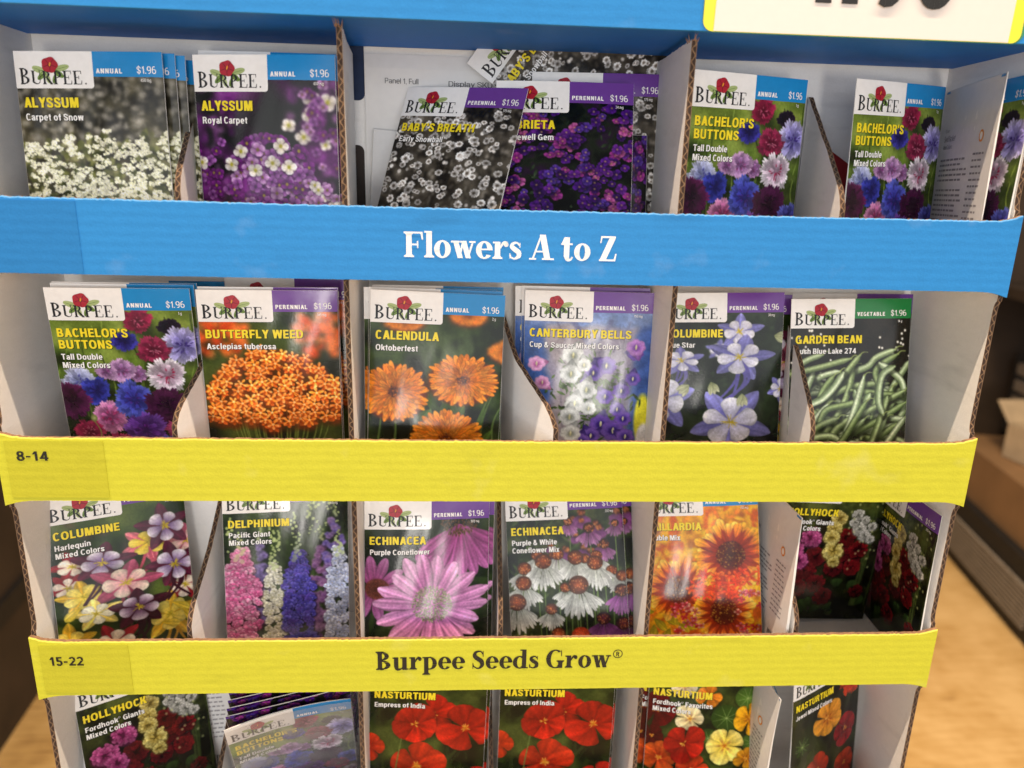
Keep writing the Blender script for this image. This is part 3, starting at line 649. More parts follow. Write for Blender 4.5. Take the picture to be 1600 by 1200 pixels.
def pic_butterfly():
    s = Picture(6, '2c3a18')
    s.mottle(['161c0c', '24301450'[:6], '38461c', '4a5424'], 18, 2)
    for cx, cy, R, k in ((70, 26, 17, 90), (12, 27, 15, 70)):
        for i in range(k):
            a = U(s, 0, 6.28); q = math.sqrt(U(s, 0, 1)) * R
            s.disc(cx + math.cos(a) * q, cy + math.sin(a) * q * .9, U(s, 1.5, 3), U(s, 1.5, 3), hexc(['c85018', 'e07030', 'b83c14', 'ea8848'][s.r.randint(4)]), soft=1.4, a=.7)
    s.blur(1.3)
    pts = []
    for i in range(1600):
        x = U(s, 2, 79); dome = 36 + 26 * abs((x - 41) / 39) ** 2.4
        y = dome + (86 - 8 * abs((x - 41) / 39) - dome) * U(s, 0, 1)
        if all((x - p) ** 2 + ((y - q) * 1.1) ** 2 > 27 for p, q in pts): pts.append((x, y))
    pts.sort(key=lambda q: q[1])
    for i in range(26): x = U(s, 8, 74); s.stroke([(x, U(s, 60, 80)), (x * .8 + 8, 96), (40, 116)], 1.0, 1.3, '4c5c24', '7c8c40', a=.9)
    for x, y in pts: s.disc(x, y + 2.4, 5, 4.6, hexc(['6a2c10', '8a3a14', '4a3414'][s.r.randint(3)]), soft=2.2, a=.75)
    for x, y in pts:
        v = U(s, .82, 1.08) * (1.14 - .2 * (y - 36) / 50)
        r = U(s, 3.9, 5.4); rot = U(s, 0, 3)
        s.bloom(x, y + 1.6, r * 1.05, 5, hexc('b8480f') * v, hexc('e07430') * v, rot + .6, .7, pw=.75, wid=r * .6, soft=.4, jit=.2)       # reflexed petals below
        for i in range(5):                                                                                                         # the upright hoods
            q = rot + i * 1.257 + U(s, -.15, .15)
            s.petal(x + math.cos(q) * .5, y + math.sin(q) * .4 - .3, q, r * U(s, .6, .85), r * .42, hexc('e8741c') * v, hexc(['fcb070', 'f89848', 'fba45c'][s.r.randint(3)]) * v, .8, soft=.4, mid=.22, squash=.9)
        s.disc(x, y - .3, .8, .7, hexc('ffd08c') * v, soft=.5)
    return s.grade(gain=1.14, sat=1.0)

def marigold(s, cx, cy, r, sq=.85, core='3a1c0e'):
    s.disc(cx, cy + 1, r * .95, r * .9 * sq, '70300a', soft=2)
    for ring, (k, n, w) in enumerate(((1.0, 30, .16), (.92, 30, .15), (.8, 27, .14), (.67, 24, .13), (.53, 21, .12), (.4, 17, .1), (.28, 12, .08))):
        for i in s.r.permutation(n):
            a = 2 * math.pi * (i + U(s, -.35, .35)) / n + ring * .6
            v = U(s, .82, 1.08) * (1 - .035 * ring)
            s.petal(cx, cy, a, r * k * U(s, .9, 1.05), r * w * 1.25, hexc('b8540c') * v, hexc(['f59a2c', 'f2902a', 'f8a640'][s.r.randint(3)]) * v, 1.0, soft=.4, squash=sq, start=.12, streak=.1, rim=.35)
    s.disc(cx, cy, r * .17, r * .15 * sq, core, '5c2c10', soft=.8, grain=.5)
    for i in range(34):
        a = U(s, 0, 6.28); k = r * U(s, .02, .22)
        s.disc(cx + math.cos(a) * k, cy + math.sin(a) * k * sq, .4, .4, hexc(['7c4010', '2a140a', 'c8741c'][s.r.randint(3)]), soft=.4)

def pic_calendula():
    s = Picture(7, '25331a')
    s.mottle(['10170b', '1e2a12', '33451c', '4d5f34'], 15, 3)
    s.c = s.c * .9
    for i in range(18): s.petal(U(s, 30, 60), U(s, 16, 46), U(s, 1.2, 1.9), U(s, 10, 22), U(s, 3, 6), hexc('4a5c3a'), hexc('6c7c5a'), soft=1.5, a=.5)
    for x, y, r in ((58, 13, 12), (20, 17, 13), (84, 34, 14)): marigold(s, x, y, r, .55)
    s.blur(.8)
    for i in range(14):
        x = U(s, 0, 80); s.stroke([(x, 112), (x + U(s, -6, 6), 80), (x + U(s, -8, 8), 60)], 1.8, 1.2, '42572c', '6c8048', a=.85)
    for i in range(16): s.petal(U(s, 0, 80), U(s, 70, 112), U(s, 3.6, 5.8), U(s, 14, 28), U(s, 4, 7), hexc('22330f'), hexc('506a2c'), soft=.6)
    marigold(s, 15, 60, 21, .9); marigold(s, 56, 52, 22.5, .72); marigold(s, 47, 89, 23, .85)
    return s.grade(gain=1.1, sat=1.08)

def bell(s, x, y, r, c0, c1, ci, sq=.9, tube=None):
    if tube is not None:
        a = tube
        s.petal(x + math.cos(a) * r * 1.5, y + math.sin(a) * r * 1.5, a + math.pi, r * 2.1, r * 1.7, hexc(c0) * .8, hexc(c1), .9, soft=.5)
    for i in range(7):
        a = i * .898 + U(s, 0, .3); s.disc(x + math.cos(a) * r * .62, y + math.sin(a) * r * .62 * sq, r * .42, r * .4 * sq, hexc(c1) * U(s, .9, 1.05), hexc(c1) * .9, soft=.4)
    s.disc(x, y, r * .8, r * .78 * sq, hexc(c0), hexc(c1), soft=.5)
    s.disc(x + .2, y + .3, r * .42, r * .4 * sq, hexc(ci), hexc(c0), soft=.7)
    s.petal(x, y + r * .3, -1.5, r * .6, r * .22, hexc('d8d49c'), hexc('f0ecc0'), soft=.35)

def pic_canterbury():
    s = Picture(8, '8a8398')
    s.mottle(['6c667a', '8a8296', '9d96a6', 'aaa0a4'], 26, 3)
    jl = sstep(19, 13, s.xx + (s.yy - 40) * -.10 + s.noise(8) * 4)[..., None]; jr = sstep(68, 74, s.xx + (s.yy - 50) * .06 + s.noise(7) * 3)[..., None]
    jn = (.75 + .5 * s.noise(5, 3))[..., None]
    s.c = s.c * (1 - jl) + hexc('4a6aa8') * jn * jl; s.c = s.c * (1 - jr) + hexc('4a66a4') * jn * jr
    jt = sstep(27, 21, s.yy + s.noise(9) * 6)[..., None] ; s.c = s.c * (1 - jt) + hexc('7d94c4') * jn * jt
    for p in ([(20, 18), (26, 34), (24, 60), (26, 90)], [(66, 18), (62, 34), (66, 64)], [(26, 36), (44, 38), (62, 34)]): s.stroke(p, .8, .8, '57506a', a=.5)
    s.stroke([(30, 18), (36, 26), (42, 33), (50, 26), (54, 18)], 3, 3, '5a5c8a', a=.6)
    s.blur(.6)
    s.disc(76, 80, 5, 16, 'dcd43c', soft=1); s.disc(78, 92, 5, 9, 'e8e4e0', soft=1)
    for i in range(420):
        x, y = 45 + s.r.randn() * 11, 66 + s.r.randn() * 13
        s.petal(x, y, U(s, 0, 6.28), U(s, 3, 7), U(s, 1, 2), hexc(['24381a', '3c5a28', '5c7c3c', '18260f'][s.r.randint(4)]), hexc('6c8c48') * U(s, .6, 1), soft=.4)
    for x, y, r in ((8, 46, 5.5), (12, 58, 5), (6, 70, 5), (12, 78, 5.5), (15, 88, 5)): bell(s, x, y, r, 'c47cae', 'e8b4d8', 'a45490', .9, U(s, -1, 1))
    for x, y, r in ((52, 46, 6.5), (44, 51, 6), (40, 58, 4.5), (62, 62, 5.5), (69, 54, 5), (70, 38, 5), (52, 66, 5.5), (50, 84, 7), (58, 88, 7.5), (44, 92, 6), (64, 80, 5.5), (60, 74, 5), (38, 96, 6), (66, 92, 6)):
        bell(s, x, y, r, '44308a', '7c5cb8', '281860', .9, U(s, 3, 5))
    bell(s, 70, 34, 6, '8c58b0', 'c08cd0', '6c3c90', .9, 1.3)
    for x, y, r in ((31, 40, 7), (38, 46, 5), (30, 52, 6.8), (40, 62, 6.8), (33, 71, 6.5), (30, 80, 7), (42, 74, 5), (31, 91, 6.5)): bell(s, x, y, r, 'b8bcb8', 'e6e8e4', '848c78', .88, U(s, -1.9, -1.1))
    return s.grade(sat=1.02)

def columbine(s, x, y, r, sep0, sep1, pet0, pet1, rot=0, sq=.85, face=True, spur=None):
    for i in s.r.permutation(5):
        a = rot + i * 1.2566 + .628
        s.petal(x, y, a, r * U(s, .95, 1.1), r * .48, hexc(sep0), hexc(sep1) * U(s, .85, 1.1), .62, squash=sq, soft=.45, mid=.1)
    if spur:
        for i in range(4): s.stroke([(x, y), (x + U(s, -.3, .3) * r, y + r * .7), (x + U(s, -.7, .7) * r, y + r * 1.3)], r * .13, r * .06, spur)
    for i in s.r.permutation(5):
        a = rot + i * 1.2566
        s.petal(x, y, a, r * U(s, .6, .7), r * U(s, .44, .56), hexc(pet0), hexc(pet1) * U(s, .9, 1.03), 1.1, squash=sq, soft=.45, rim=.3, streak=.05)
    for i in range(26):
        a = U(s, 0, 6.28); k = r * U(s, .06, .27)
        s.petal(x, y, a, k, .5, hexc('b8a020'), hexc('f2de58') * U(s, .8, 1.05), soft=.3, squash=sq)

def pic_columbine_blue():
    s = Picture(9, '131a10')
    s.mottle(['080b07', '121a0e', '1e2a16', '2c3a22'], 12, 3)
    for i in range(110):
        x, y = U(s, 0, 80), U(s, 12, 112)
        for k in range(3): s.petal(x, y, U(s, 0, 6.28), U(s, 3, 7), U(s, 2, 4), hexc('16220f'), hexc('35482a') * U(s, .5, 1.1), 1.1, soft=.6)
    s.blur(.35)
    B = ('5c5a9c', '8886c0', 'b4b2d4', 'f0eef4')
    columbine(s, 38, 37, 10, *B, rot=.4, sq=.7); s.blur(.4)
    columbine(s, 14, 44, 16, *B, rot=.2, sq=.62, spur='5c5498')
    columbine(s, 51, 25, 15.5, *B, rot=-.9, sq=.8)
    columbine(s, 52, 42, 22, *B, rot=.5, sq=.72, spur='6058a0')
    columbine(s, 1, 70, 24, *B, rot=.3, sq=.95)
    columbine(s, 80, 63, 10, *B, rot=.9, sq=1.0)
    columbine(s, 47, 85, 28, *B, rot=-.3, sq=.85)
    for bx, by, a in ((33, 58, 1.2), (19, 60, 2.4), (74, 28, .2), (54, 66, 1.5)):
        for k in (-.35, 0, .35): s.petal(bx, by, a + k, 9, 4, hexc('8c9464'), hexc('c8c8a8'), .6, soft=.45)
    return s.grade()

def pic_bean():
    s = Picture(10, '1c1a12')
    s.mottle(['0c0b07', '18160e', '26221a'], 14, 2)
    for i in range(46):
        x, y = (U(s, 0, 28), U(s, 20, 60)) if s.r.rand() < .45 else (U(s, 52, 80), U(s, 20, 52))
        s.disc(x, y, .7, .8, 'e8e6de', soft=.4)
    C = [('5c6c42', 'a8b884'), ('6a7c52', 'bccaa0'), ('4e6034', '98aa72'), ('76885e', 'd0dab8')]
    for i in range(34):
        c = C[s.r.randint(4)]
        x, y = U(s, 5, 75), U(s, 56, 110); a = U(s, -1.2, 1.2); L = U(s, 14, 26)
        s.stroke([(x - L * math.cos(a), y + L * math.sin(a) * .8), (x + U(s, -4, 4), y + U(s, -4, 4)), (x + L * math.cos(a), y - L * math.sin(a) * .8)], 4.4, 3.6, hexc(c[0]) * .66, hexc(c[1]) * .7)
    M = [[(6, 72), (10, 58), (22, 50), (34, 47)], [(3, 78), (8, 60), (16, 52)], [(20, 78), (22, 62), (30, 50)], [(12, 70), (30, 62), (42, 57), (60, 55)], [(40, 48), (52, 44), (58, 38), (70, 33)],
         [(10, 88), (26, 86), (38, 66), (43, 44)], [(54, 62), (50, 72), (50, 92)], [(56, 78), (60, 58), (58, 46), (72, 36)], [(60, 42), (74, 52), (78, 62)], [(44, 60), (48, 76), (42, 92)],
         [(24, 104), (34, 84), (56, 72), (78, 60)], [(20, 100), (40, 90), (60, 80), (79, 68)], [(30, 110), (38, 92), (44, 74), (50, 50)], [(12, 96), (20, 84), (34, 78)], [(48, 110), (56, 96), (74, 82)], [(62, 110), (66, 98), (79, 78)],
         [(66, 64), (62, 78), (56, 98)], [(8, 100), (16, 92), (30, 90), (40, 98)], [(36, 48), (30, 58), (22, 66), (10, 70)], [(70, 44), (62, 50), (60, 66), (64, 76)]]
    for k in range(26):
        x, y = U(s, 2, 78), U(s, 44, 112); a = U(s, .5, 1.25) if s.r.rand() < .75 else U(s, -.6, .4); L = U(s, 20, 34); b = U(s, -8, 8)
        M.insert(s.r.randint(len(M)), [(x - L * math.cos(a), y + L * math.sin(a)), (x - L * .3 * math.cos(a) + b, y + L * .3 * math.sin(a) + b * .4), (x + L * .4 * math.cos(a) + b * .6, y - L * .4 * math.sin(a)), (x + L * math.cos(a), max(36, y - L * math.sin(a)))])
    for k, p in enumerate(M):
        c = C[s.r.randint(4)]
        q = [(x + .8, y + 1.4) for x, y in p]
        s.stroke(q, 5.6, 4.8, '12170a', soft=1.8, a=.55)
        s.stroke(p, 5.0, 4.2, c[0], c[1])
        s.stroke([p[-1], (p[-1][0] + 2, p[-1][1] - 2), (p[-1][0] + 5, p[-1][1] - 2)], .9, .5, '8c9a5c')
    return s.grade(gain=1.16, sat=.95)

def pic_harlequin():
    s = Picture(11, '41561f')
    s.mottle(['1c280c', '2c3e14', '435620', '5c6c30'], 20, 2)
    for i in range(12): s.petal(U(s, 0, 80), U(s, 14, 60), U(s, 0, 6), U(s, 10, 20), U(s, 3, 8), hexc('5a2a48'), hexc('8a4a60'), soft=2, a=.35)
    s.blur(1.2)
    W = ('3c1024', '64203c', '5c3c74', 'f6f0f4'); P = ('8c3048', 'b8607c', 'd8909c', 'f6e8d0'); Y = ('c09424', 'e0c048', 'ecd050', 'f4e480'); D = ('2c0818', '4c1428', '44183c', 'ecdfe6'); Rd = ('74141f', 'a82c38', 'f0d8c4', 'f6ece0')
    for x, y, r, k, t in ((78, 44, 14, P, .3), (12, 47, 13, Rd, .1), (55, 40, 16, ('c05468', 'd88890', 'e8c430', 'f4e070'), .8), (8, 60, 11, Rd, 1), (75, 74, 13, Rd, .5), (16, 68, 15, Y, .2), (64, 92, 16, Y, .4),
                          (66, 31, 15, W, .2), (28, 48, 17, W, .5), (70, 58, 16, W, .1), (40, 64, 19, P, .6), (22, 80, 14, ('e0c050', 'ecd880', 'f0e4b4', 'f6f0dc'), .2), (46, 82, 17, D, .3), (6, 96, 14, Y, .3), (30, 102, 15, Rd, 0)):
        s.disc(x, y + 2, r * .8, r * .7, '1a1c0a', soft=4, a=.45)
        columbine(s, x, y, r * 1.14, *k, rot=t, sq=U(s, .6, .95), spur=k[0] if r > 15 else None)
    for p in ((66, 84, .6), (72, 90, 1.0), (58, 96, .3), (14, 74, 2.5)): s.petal(*p, 12, 6, hexc('d8b830'), hexc('f0dc60'), 1.0, soft=.5)
    return s.grade(sat=1.05)

def spike(s, x, y0, y1, w, cols, dense=1.0, r=(2.0, 3.3), lean=0.0):
    n = int((y1 - y0) * w * .10 * dense)
    pts = sorted([U(s, 0, 1) ** .9 for i in range(n)])
    for k in pts:
        y = y0 + (y1 - y0) * k; ww = w * (.25 + .75 * min(1, k * 3)) * (1 + .14 * math.sin(y * .5 + x))
        px = x + U(s, -.5, .5) * ww + lean * (1 - k) * 10
        c = cols[s.r.randint(len(cols))]; rr = U(s, *r)
        s.disc(px + .4, y + .9, rr * .95, rr * .85, hexc(c[0]) * .35, soft=1, a=.7)
        s.bloom(px, y, rr, 5, hexc(c[0]) * U(s, .85, 1.1), hexc(c[1]) * U(s, .85, 1.05), U(s, 0, 3), U(s, .7, 1), pw=.9, wid=rr * .95, soft=.4, jit=.2, streak=.05)
        s.disc(px, y, .4, .4, hexc(c[2]), soft=.35, a=.8)
    for i in range(int(9 * dense)):
        k = i / 9; s.disc(x + U(s, -1, 1) * (1 + k * 1.6) + lean * 10, y0 - 12 * (1 - k), .7 + .5 * k, .7 + .5 * k, hexc('a8b878') * (1 - .3 * k) + hexc(cols[0][1]) * .3 * k, soft=.4)

def pic_delphinium():
    s = Picture(12, '1c2a14')
    s.mottle(['0c140a', '1a2812', '2c3c1c', '3e5028'], 10, 3)
    for i in range(60):
        x = U(s, 0, 80); s.stroke([(x, 112), (x + U(s, -2, 2), 60), (x + U(s, -4, 4), U(s, 14, 50))], .9, .4, hexc(['3c5424', '56703a', '243416'][s.r.randint(3)]), a=.8)
    s.blur(.5)
    spike(s, 22, 40, 100, 13, [('6c5898', 'a898c8', '5a4680'), ('584880', '9080b4', '4a3870')], .9, lean=.05)
    spike(s, 62, 42, 110, 13, [('7c4c80', 'b088b0', '5a3860'), ('6a4078', 'a078a4', '503058')], .9)
    spike(s, 70, 26, 66, 11, [('5c4898', '9c8cc8', '483a80'), ('7c5c98', 'b49cc8', '58407c')], .9)
    s.blur(.3)
    for x, y in ((34, 44), (44, 32), (55, 26), (59, 18), (66, 16), (72, 14), (30, 40), (4, 34)): spike(s, x, y, y + 16, 3, [('8ca060', 'd8dcb8', '9cac6c')], 1.0, r=(.7, 1.1))
    spike(s, 31, 54, 112, 13, [('b4b090', 'f0ecd8', '9c9860'), ('c4c0a4', 'f6f2e4', 'a8a470')], 1.5)
    spike(s, 10, 44, 112, 21, [('d05c94', 'f2a4c8', 'f8e0ec'), ('c04880', 'e888b4', 'f4d0e0'), ('d878a4', 'f8c8dc', 'a03868')], 1.8, r=(2.5, 3.8))
    spike(s, 47, 46, 112, 19, [('322c80', '6058b8', 'b0a8d8'), ('443a98', '7a70c8', '241c60'), ('3c2c84', '6c54b0', '8c80c0')], 1.7, r=(2.2, 3.4))
    spike(s, 73, 46, 112, 15, [('b0b8dc', 'f0f2fc', '7c84b4'), ('98a4d0', 'e0e6f8', 'c8a870')], 1.6, r=(2.2, 3.4))
    return s.grade(sat=1.03)

def pic_echinacea():
    s = Picture(13, '20301a')
    s.mottle(['0e160c', '1a2814', '2c3c20', '3c4a2c'], 16, 2)
    for i in range(14): s.petal(U(s, 0, 80), U(s, 20, 110), U(s, 0, 6.28), U(s, 14, 30), U(s, 3, 6), hexc('1e3014'), hexc('4a6030'), soft=.9, a=.8)
    s.blur(.6)
    for i, a in enumerate((.75, 1.0, 1.25, 1.5, 1.75, 2.0, 2.25, 2.45, .5)):
        s.petal(60, 16, a, 36, 9.5, hexc('8a3c74'), hexc('c478b4') * U(s, .85, 1.08), .9, soft=.5, streak=.16)
    for i in range(260):
        a, k = U(s, 0, 6.28), math.sqrt(U(s, 0, 1))
        x, y = 60 + math.cos(a) * 11 * k, 15 + math.sin(a) * 8 * k
        s.petal(x, y, 1.5 + math.cos(a) * -.8, 1.9, .8, hexc('3a2010'), hexc(['7a5a30', '4a3018', '8c6a3c'][s.r.randint(3)]), soft=.35)
    for i, a in enumerate((-2.2, -1.7, -1.2, -.6, 0, 2.0, 2.6, 1.4)): s.petal(6, 58, a, 22, 7.5, hexc('8a3c70'), hexc('cc84bc') * U(s, .8, 1.05), .9, soft=.5)
    s.disc(8, 58, 8, 7, '4a2418', '6c3a30', soft=.8, grain=.6)
    for rr in (0, 1):
        for i in s.r.permutation(9):
            a = 2 * math.pi * (i + rr * .5) / 9 + U(s, -.08, .08)
            s.petal(43, 70, a, 40 * U(s, .84, 1.04) * (1 if math.sin(a) < .2 else .92), 10.6, hexc('b468a0'), hexc('e8acd8') * U(s, .86, 1.06), 1.0, soft=.5, squash=.9, streak=.17, notch=.2, rim=.38)
    for i in range(520):
        a, k = U(s, 0, 6.28), math.sqrt(U(s, 0, 1))
        x, y = 43 + math.cos(a) * 12 * k, 69 + math.sin(a) * 11 * k
        s.petal(x, y, a, 1.8, .75, hexc('7c7c5c') * U(s, .6, 1), hexc(['d8d8c0', 'b0b490', '8c9468', 'c4b894'][s.r.randint(4)]), soft=.35)
    return s.grade(sat=1.02)

def coneflower(s, x, y, r, petal0='c8ccc0', petal1='f2f2ee', cone='a4501f', stem=True):
    if stem: s.stroke([(x, y), (x + U(s, -1, 1), y + r * 2.2), (x + U(s, -2, 2), 114)], .8, .9, '4c6430', '7c9450')
    for i in range(15):
        a = math.pi * (.06 + .88 * (i + U(s, -.3, .3)) / 14)
        s.petal(x + math.cos(a) * r * .35, y + r * .1, math.atan2(math.sin(a) * 1.1 + .5, math.cos(a)), r * (1.25 + .4 * math.sin(a)) * U(s, .85, 1.1), r * .27, hexc(petal0) * U(s, .6, .9), hexc(petal1) * U(s, .74, 1.0), 1.0, soft=.4, streak=.1)
    s.disc(x, y - r * .26, r * .60, r * .54, hexc(cone), hexc(cone) * .4, soft=.4, grain=.5)
    for i in range(26):
        a, k = U(s, 0, 6.28), math.sqrt(U(s, 0, 1))
        s.disc(x + math.cos(a) * r * .55 * k, y - r * .22 + math.sin(a) * r * .4 * k, .3, .45, hexc(['d88848', '8a3c18', 'e8a868'][s.r.randint(3)]), soft=.3, a=.8)

def pic_echinmix():
    s = Picture(14, '1c2612')
    s.mottle(['0c1208', '1a2410', '2c381a', '444c28'], 9, 3)
    for i in range(120):
        x = U(s, 0, 80); y = U(s, 14, 112); s.petal(x, y, U(s, 3.8, 5.6), U(s, 6, 16), U(s, .8, 2.4), hexc('26381a'), hexc(['5c7438', '3a4e22', '76884c'][s.r.randint(3)]), soft=.4, a=.8)
    for i in range(16): coneflower(s, U(s, 28, 80), U(s, 14, 44), U(s, 3, 5), '6c3470', 'a45ca0', '5a2c20', False)
    s.blur(.5)
    for x, y, r in ((56, 27, 6.5), (66, 38, 6), (42, 22, 5), (74, 24, 4.5)): coneflower(s, x, y, r, '8c4484', 'c08cbc', '6c3420')
    for x, y, r in ((20, 44, 7), (34, 44, 7), (60, 46, 7), (70, 56, 6.5), (52, 47, 6)): coneflower(s, x, y, r)
    for x, y, r in ((11, 53, 8), (46, 47, 9), (24, 49, 9.5), (59, 51, 9), (77, 60, 7), (38, 66, 6)): coneflower(s, x, y, r)
    for x, y, r in ((10, 63, 9), (76, 70, 8)): coneflower(s, x, y, r, *(('8c3c90', 'c07cc0', '6c3424') if x > 70 else ()))
    coneflower(s, 47, 66, 11.5); coneflower(s, 5, 76, 10.5)
    coneflower(s, 28, 80, 7); coneflower(s, 63, 88, 8, '7c3484', 'b468b4', '6c2c3c'); coneflower(s, 76, 92, 8, '7c3484', 'b468b4', '6c2c3c'); coneflower(s, 32, 97, 8, 'e0c8a0', 'f4e4c8', 'd8683c')
    s.disc(47, 96, 6, 5, 'e06838', 'b83c1c', soft=.5, grain=.4); s.disc(22, 101, 6, 4, 'e07848', 'b8401c', soft=.5, grain=.4)
    return s.grade(gain=1.12)

def gaillardia(s, x, y, r, core=.42):
    for ring in range(2):
        n = 17
        for i in s.r.permutation(n):
            a = 2 * math.pi * (i + ring * .5 + U(s, -.2, .2)) / n
            L = r * U(s, .88, 1.08)
            s.petal(x, y, a, L, r * .30, hexc('842014'), hexc('bc5420') * U(s, .9, 1.1), 1.0, soft=.4)
            s.petal(x + math.cos(a) * L * .55, y + math.sin(a) * L * .55, a, L * .46, r * .27, hexc(['d0501c', 'e07424'][s.r.randint(2)]), hexc(['f4c83c', 'f0a830', 'f8dc68'][s.r.randint(3)]), 1.1, soft=.5, notch=.4)
    s.disc(x, y, r * core, r * core, '4a200e', '6c2414', soft=.8, grain=.4)
    for i in range(150):
        a, k = U(s, 0, 6.28), math.sqrt(U(s, 0, 1)) * r * core
        s.disc(x + math.cos(a) * k, y + math.sin(a) * k, .36, .36, hexc(['a8802c', '2c120a', 'c89c40', '5c2c12'][s.r.randint(4)]), soft=.35)

def pic_gaillardia():
    s = Picture(15, 'c8901c')
    s.mottle(['9c5c10', 'd89c1c', 'ecc030', 'c8641c'], 11, 3)
    for i in range(150):
        s.petal(U(s, 0, 80), U(s, 12, 112), U(s, 0, 6.28), U(s, 6, 12), U(s, 2, 4), hexc(['d8781c', 'e8b028', 'b8401c', 'e89020'][s.r.randint(4)]), hexc(['f4d848', 'f0b030', 'ec8028'][s.r.randint(3)]), soft=.6, a=.85)
    s.blur(.45)
    for i in range(9): s.petal(U(s, 0, 26), U(s, 80, 105), U(s, 0, 6), 12, 6, hexc('8c8c20'), hexc('dcc838'), soft=.5)
    gaillardia(s, 24, 70, 22, .45); gaillardia(s, 60, 47, 25, .4); gaillardia(s, 54, 86, 21, .45)
    for i in range(44):
        x, y = U(s, 32, 80), U(s, 58, 76); 
        s.bloom(x, y, U(s, 3.5, 6), 4, hexc('d0401c'), hexc(['f0702c', 'f49040', 'e8582c'][s.r.randint(3)]), U(s, 0, 3), .8, pw=.7, wid=2.6, soft=.4)
    for i in range(46):
        x, y = (U(s, 60, 80), U(s, 72, 112)) if s.r.rand() < .5 else (U(s, 18, 42), U(s, 80, 112))
        s.bloom(x, y, U(s, 2.6, 4.2), 4, hexc('a82430'), hexc(['e89aa0', 'f4d8b0', 'd84c4c'][s.r.randint(3)]), U(s, 0, 3), .8, pw=.8, wid=2.2, soft=.4)
    return s.grade(sat=1.1)

def ruffle(s, x, y, r, dark, light, sq=.9):
    d, l = hexc(dark), hexc(light)
    s.disc(x, y + r * .12, r * 1.0, r * .98 * sq, d * .55, soft=1.2)
    for i in range(int(46 + r * 5)):
        a = U(s, 0, 6.28); k = math.sqrt(U(s, 0, 1)) * r * .85
        s.petal(x + math.cos(a) * k * .7, y + math.sin(a) * k * .7 * sq, a + U(s, -.8, .8), r * U(s, .28, .5), r * U(s, .25, .42), d * U(s, .75, 1.0), (l * U(s, .8, 1.06)) * (1 - .22 * (math.sin(a) > .3)), 1.3, soft=.4, rim=.35)

def pic_hollyhock():
    s = Picture(16, '1e2412')
    s.mottle(['0e1008', '1c2210', '343c1c', '4c5428'], 11, 3)
    top = sstep(60, 20, s.yy)[..., None]; s.c = s.c * (.55 + .6 * top)
    for i in range(90):
        s.petal(U(s, 0, 80), U(s, 12, 70), U(s, 0, 6.28), U(s, 2, 5), U(s, 1, 2), hexc('4c5828'), hexc('7c8848') * U(s, .5, 1), soft=.7, a=.6)
    for i in range(14): s.petal(U(s, 0, 80), U(s, 82, 112), U(s, 3.6, 5.8), U(s, 8, 16), U(s, 6, 10), hexc('182410'), hexc('3c5428'), 1.1, soft=.6)
    for i in range(6): x = U(s, 60, 80); s.stroke([(x, 14), (x + 1, 50), (x + U(s, -2, 2), 100)], .8, 1.1, '4c5c2c', a=.8)
    s.blur(.4)
    for x, y, r in ((46, 69, 8), (30, 61, 9), (24, 72, 9), (34, 82, 8), (52, 58, 7), (20, 86, 8), (60, 66, 7), (42, 92, 8), (68, 88, 6), (10, 96, 8)): ruffle(s, x, y, r, '4a0c14', '7a1a22')
    for x, y, r in ((51, 44, 8), (62, 54, 8), (60, 69, 7)): ruffle(s, x, y, r, '540a12', '8c1a20')
    for x, y, r in ((25, 46, 8.5), (12, 56, 9), (18, 64, 8), (6, 74, 7)): ruffle(s, x, y, r, '8c2460', 'd870a8')
    for x, y, r in ((43, 30, 6.5), (41, 38, 6), (40, 45, 6.5), (43, 56, 8.5), (45, 64, 5)): ruffle(s, x, y, r, 'b89c40', 'f2e494')
    for x, y, r in ((57, 27, 5), (63, 31, 4), (60, 38, 6), (65, 43, 5.5), (70, 36, 4), (55, 33, 4), (70, 46, 4)): ruffle(s, x, y, r, 'b0b0a4', 'f6f4ee')
    for i in range(26): s.disc(U(s, 50, 80), U(s, 14, 70), .8, .9, hexc('b8bc84'), soft=.5, a=.7)
    return s.grade(sat=1.0)

def nasturtium(s, x, y, r, c0, c1, throat='e8a030', rot=0.0, sq=.95, vein='701008', broad=1.05):
    s.disc(x + 1, y + 2.5, r * .85, r * .8, '0c1006', soft=3.5, a=.5)
    for i in (0, 3, 1, 4, 2):
        a = rot + i * 1.2566 + U(s, -.2, .2); v = U(s, .84, 1.08)
        s.petal(x, y, a, r * U(s, .84, 1.1), r * broad * U(s, .82, 1.02), hexc(c0) * v, hexc(c1) * v, U(s, .95, 1.15), squash=sq, soft=.5, streak=.10, rim=.3, notch=.16)
        for k in (-.16, -.05, .06, .17):
            s.petal(x, y, a + k, r * .5, r * .05, hexc(vein), hexc(c1) * .85, .5, squash=sq, soft=.4, a=.55)
    s.disc(x, y, r * .17, r * .15, hexc(throat), hexc(c0), soft=1.2)
    for i in range(7): a = U(s, 0, 6.28); s.petal(x, y, a, r * .18, .7, hexc('c88020'), hexc('f4d070'), soft=.35)

def leafround(s, x, y, r, c='4a6a28'):
    s.disc(x + .6, y + 1.4, r, r * .95, '0c1206', soft=2.4, a=.5)
    s.disc(x, y, r, r * .94, hexc(c) * 1.05, hexc(c) * .8, soft=.5)
    for i in range(9):
        a = i * .7 + U(s, 0, .2); s.stroke([(x, y), (x + math.cos(a) * r * .9, y + math.sin(a) * r * .85)], .5, .2, hexc('a8b878'), a=.6)

def nast_ground(s):
    s.mottle(['10160a', '202a10', '38441a', '4e5828'], 14, 3)
    for i in range(20): s.stroke([(U(s, 0, 80), U(s, 20, 112)), (U(s, 0, 80), U(s, 20, 112))], 1.4, 1.0, hexc('5c6c34') * U(s, .6, 1), a=.6)
    s.blur(.9)

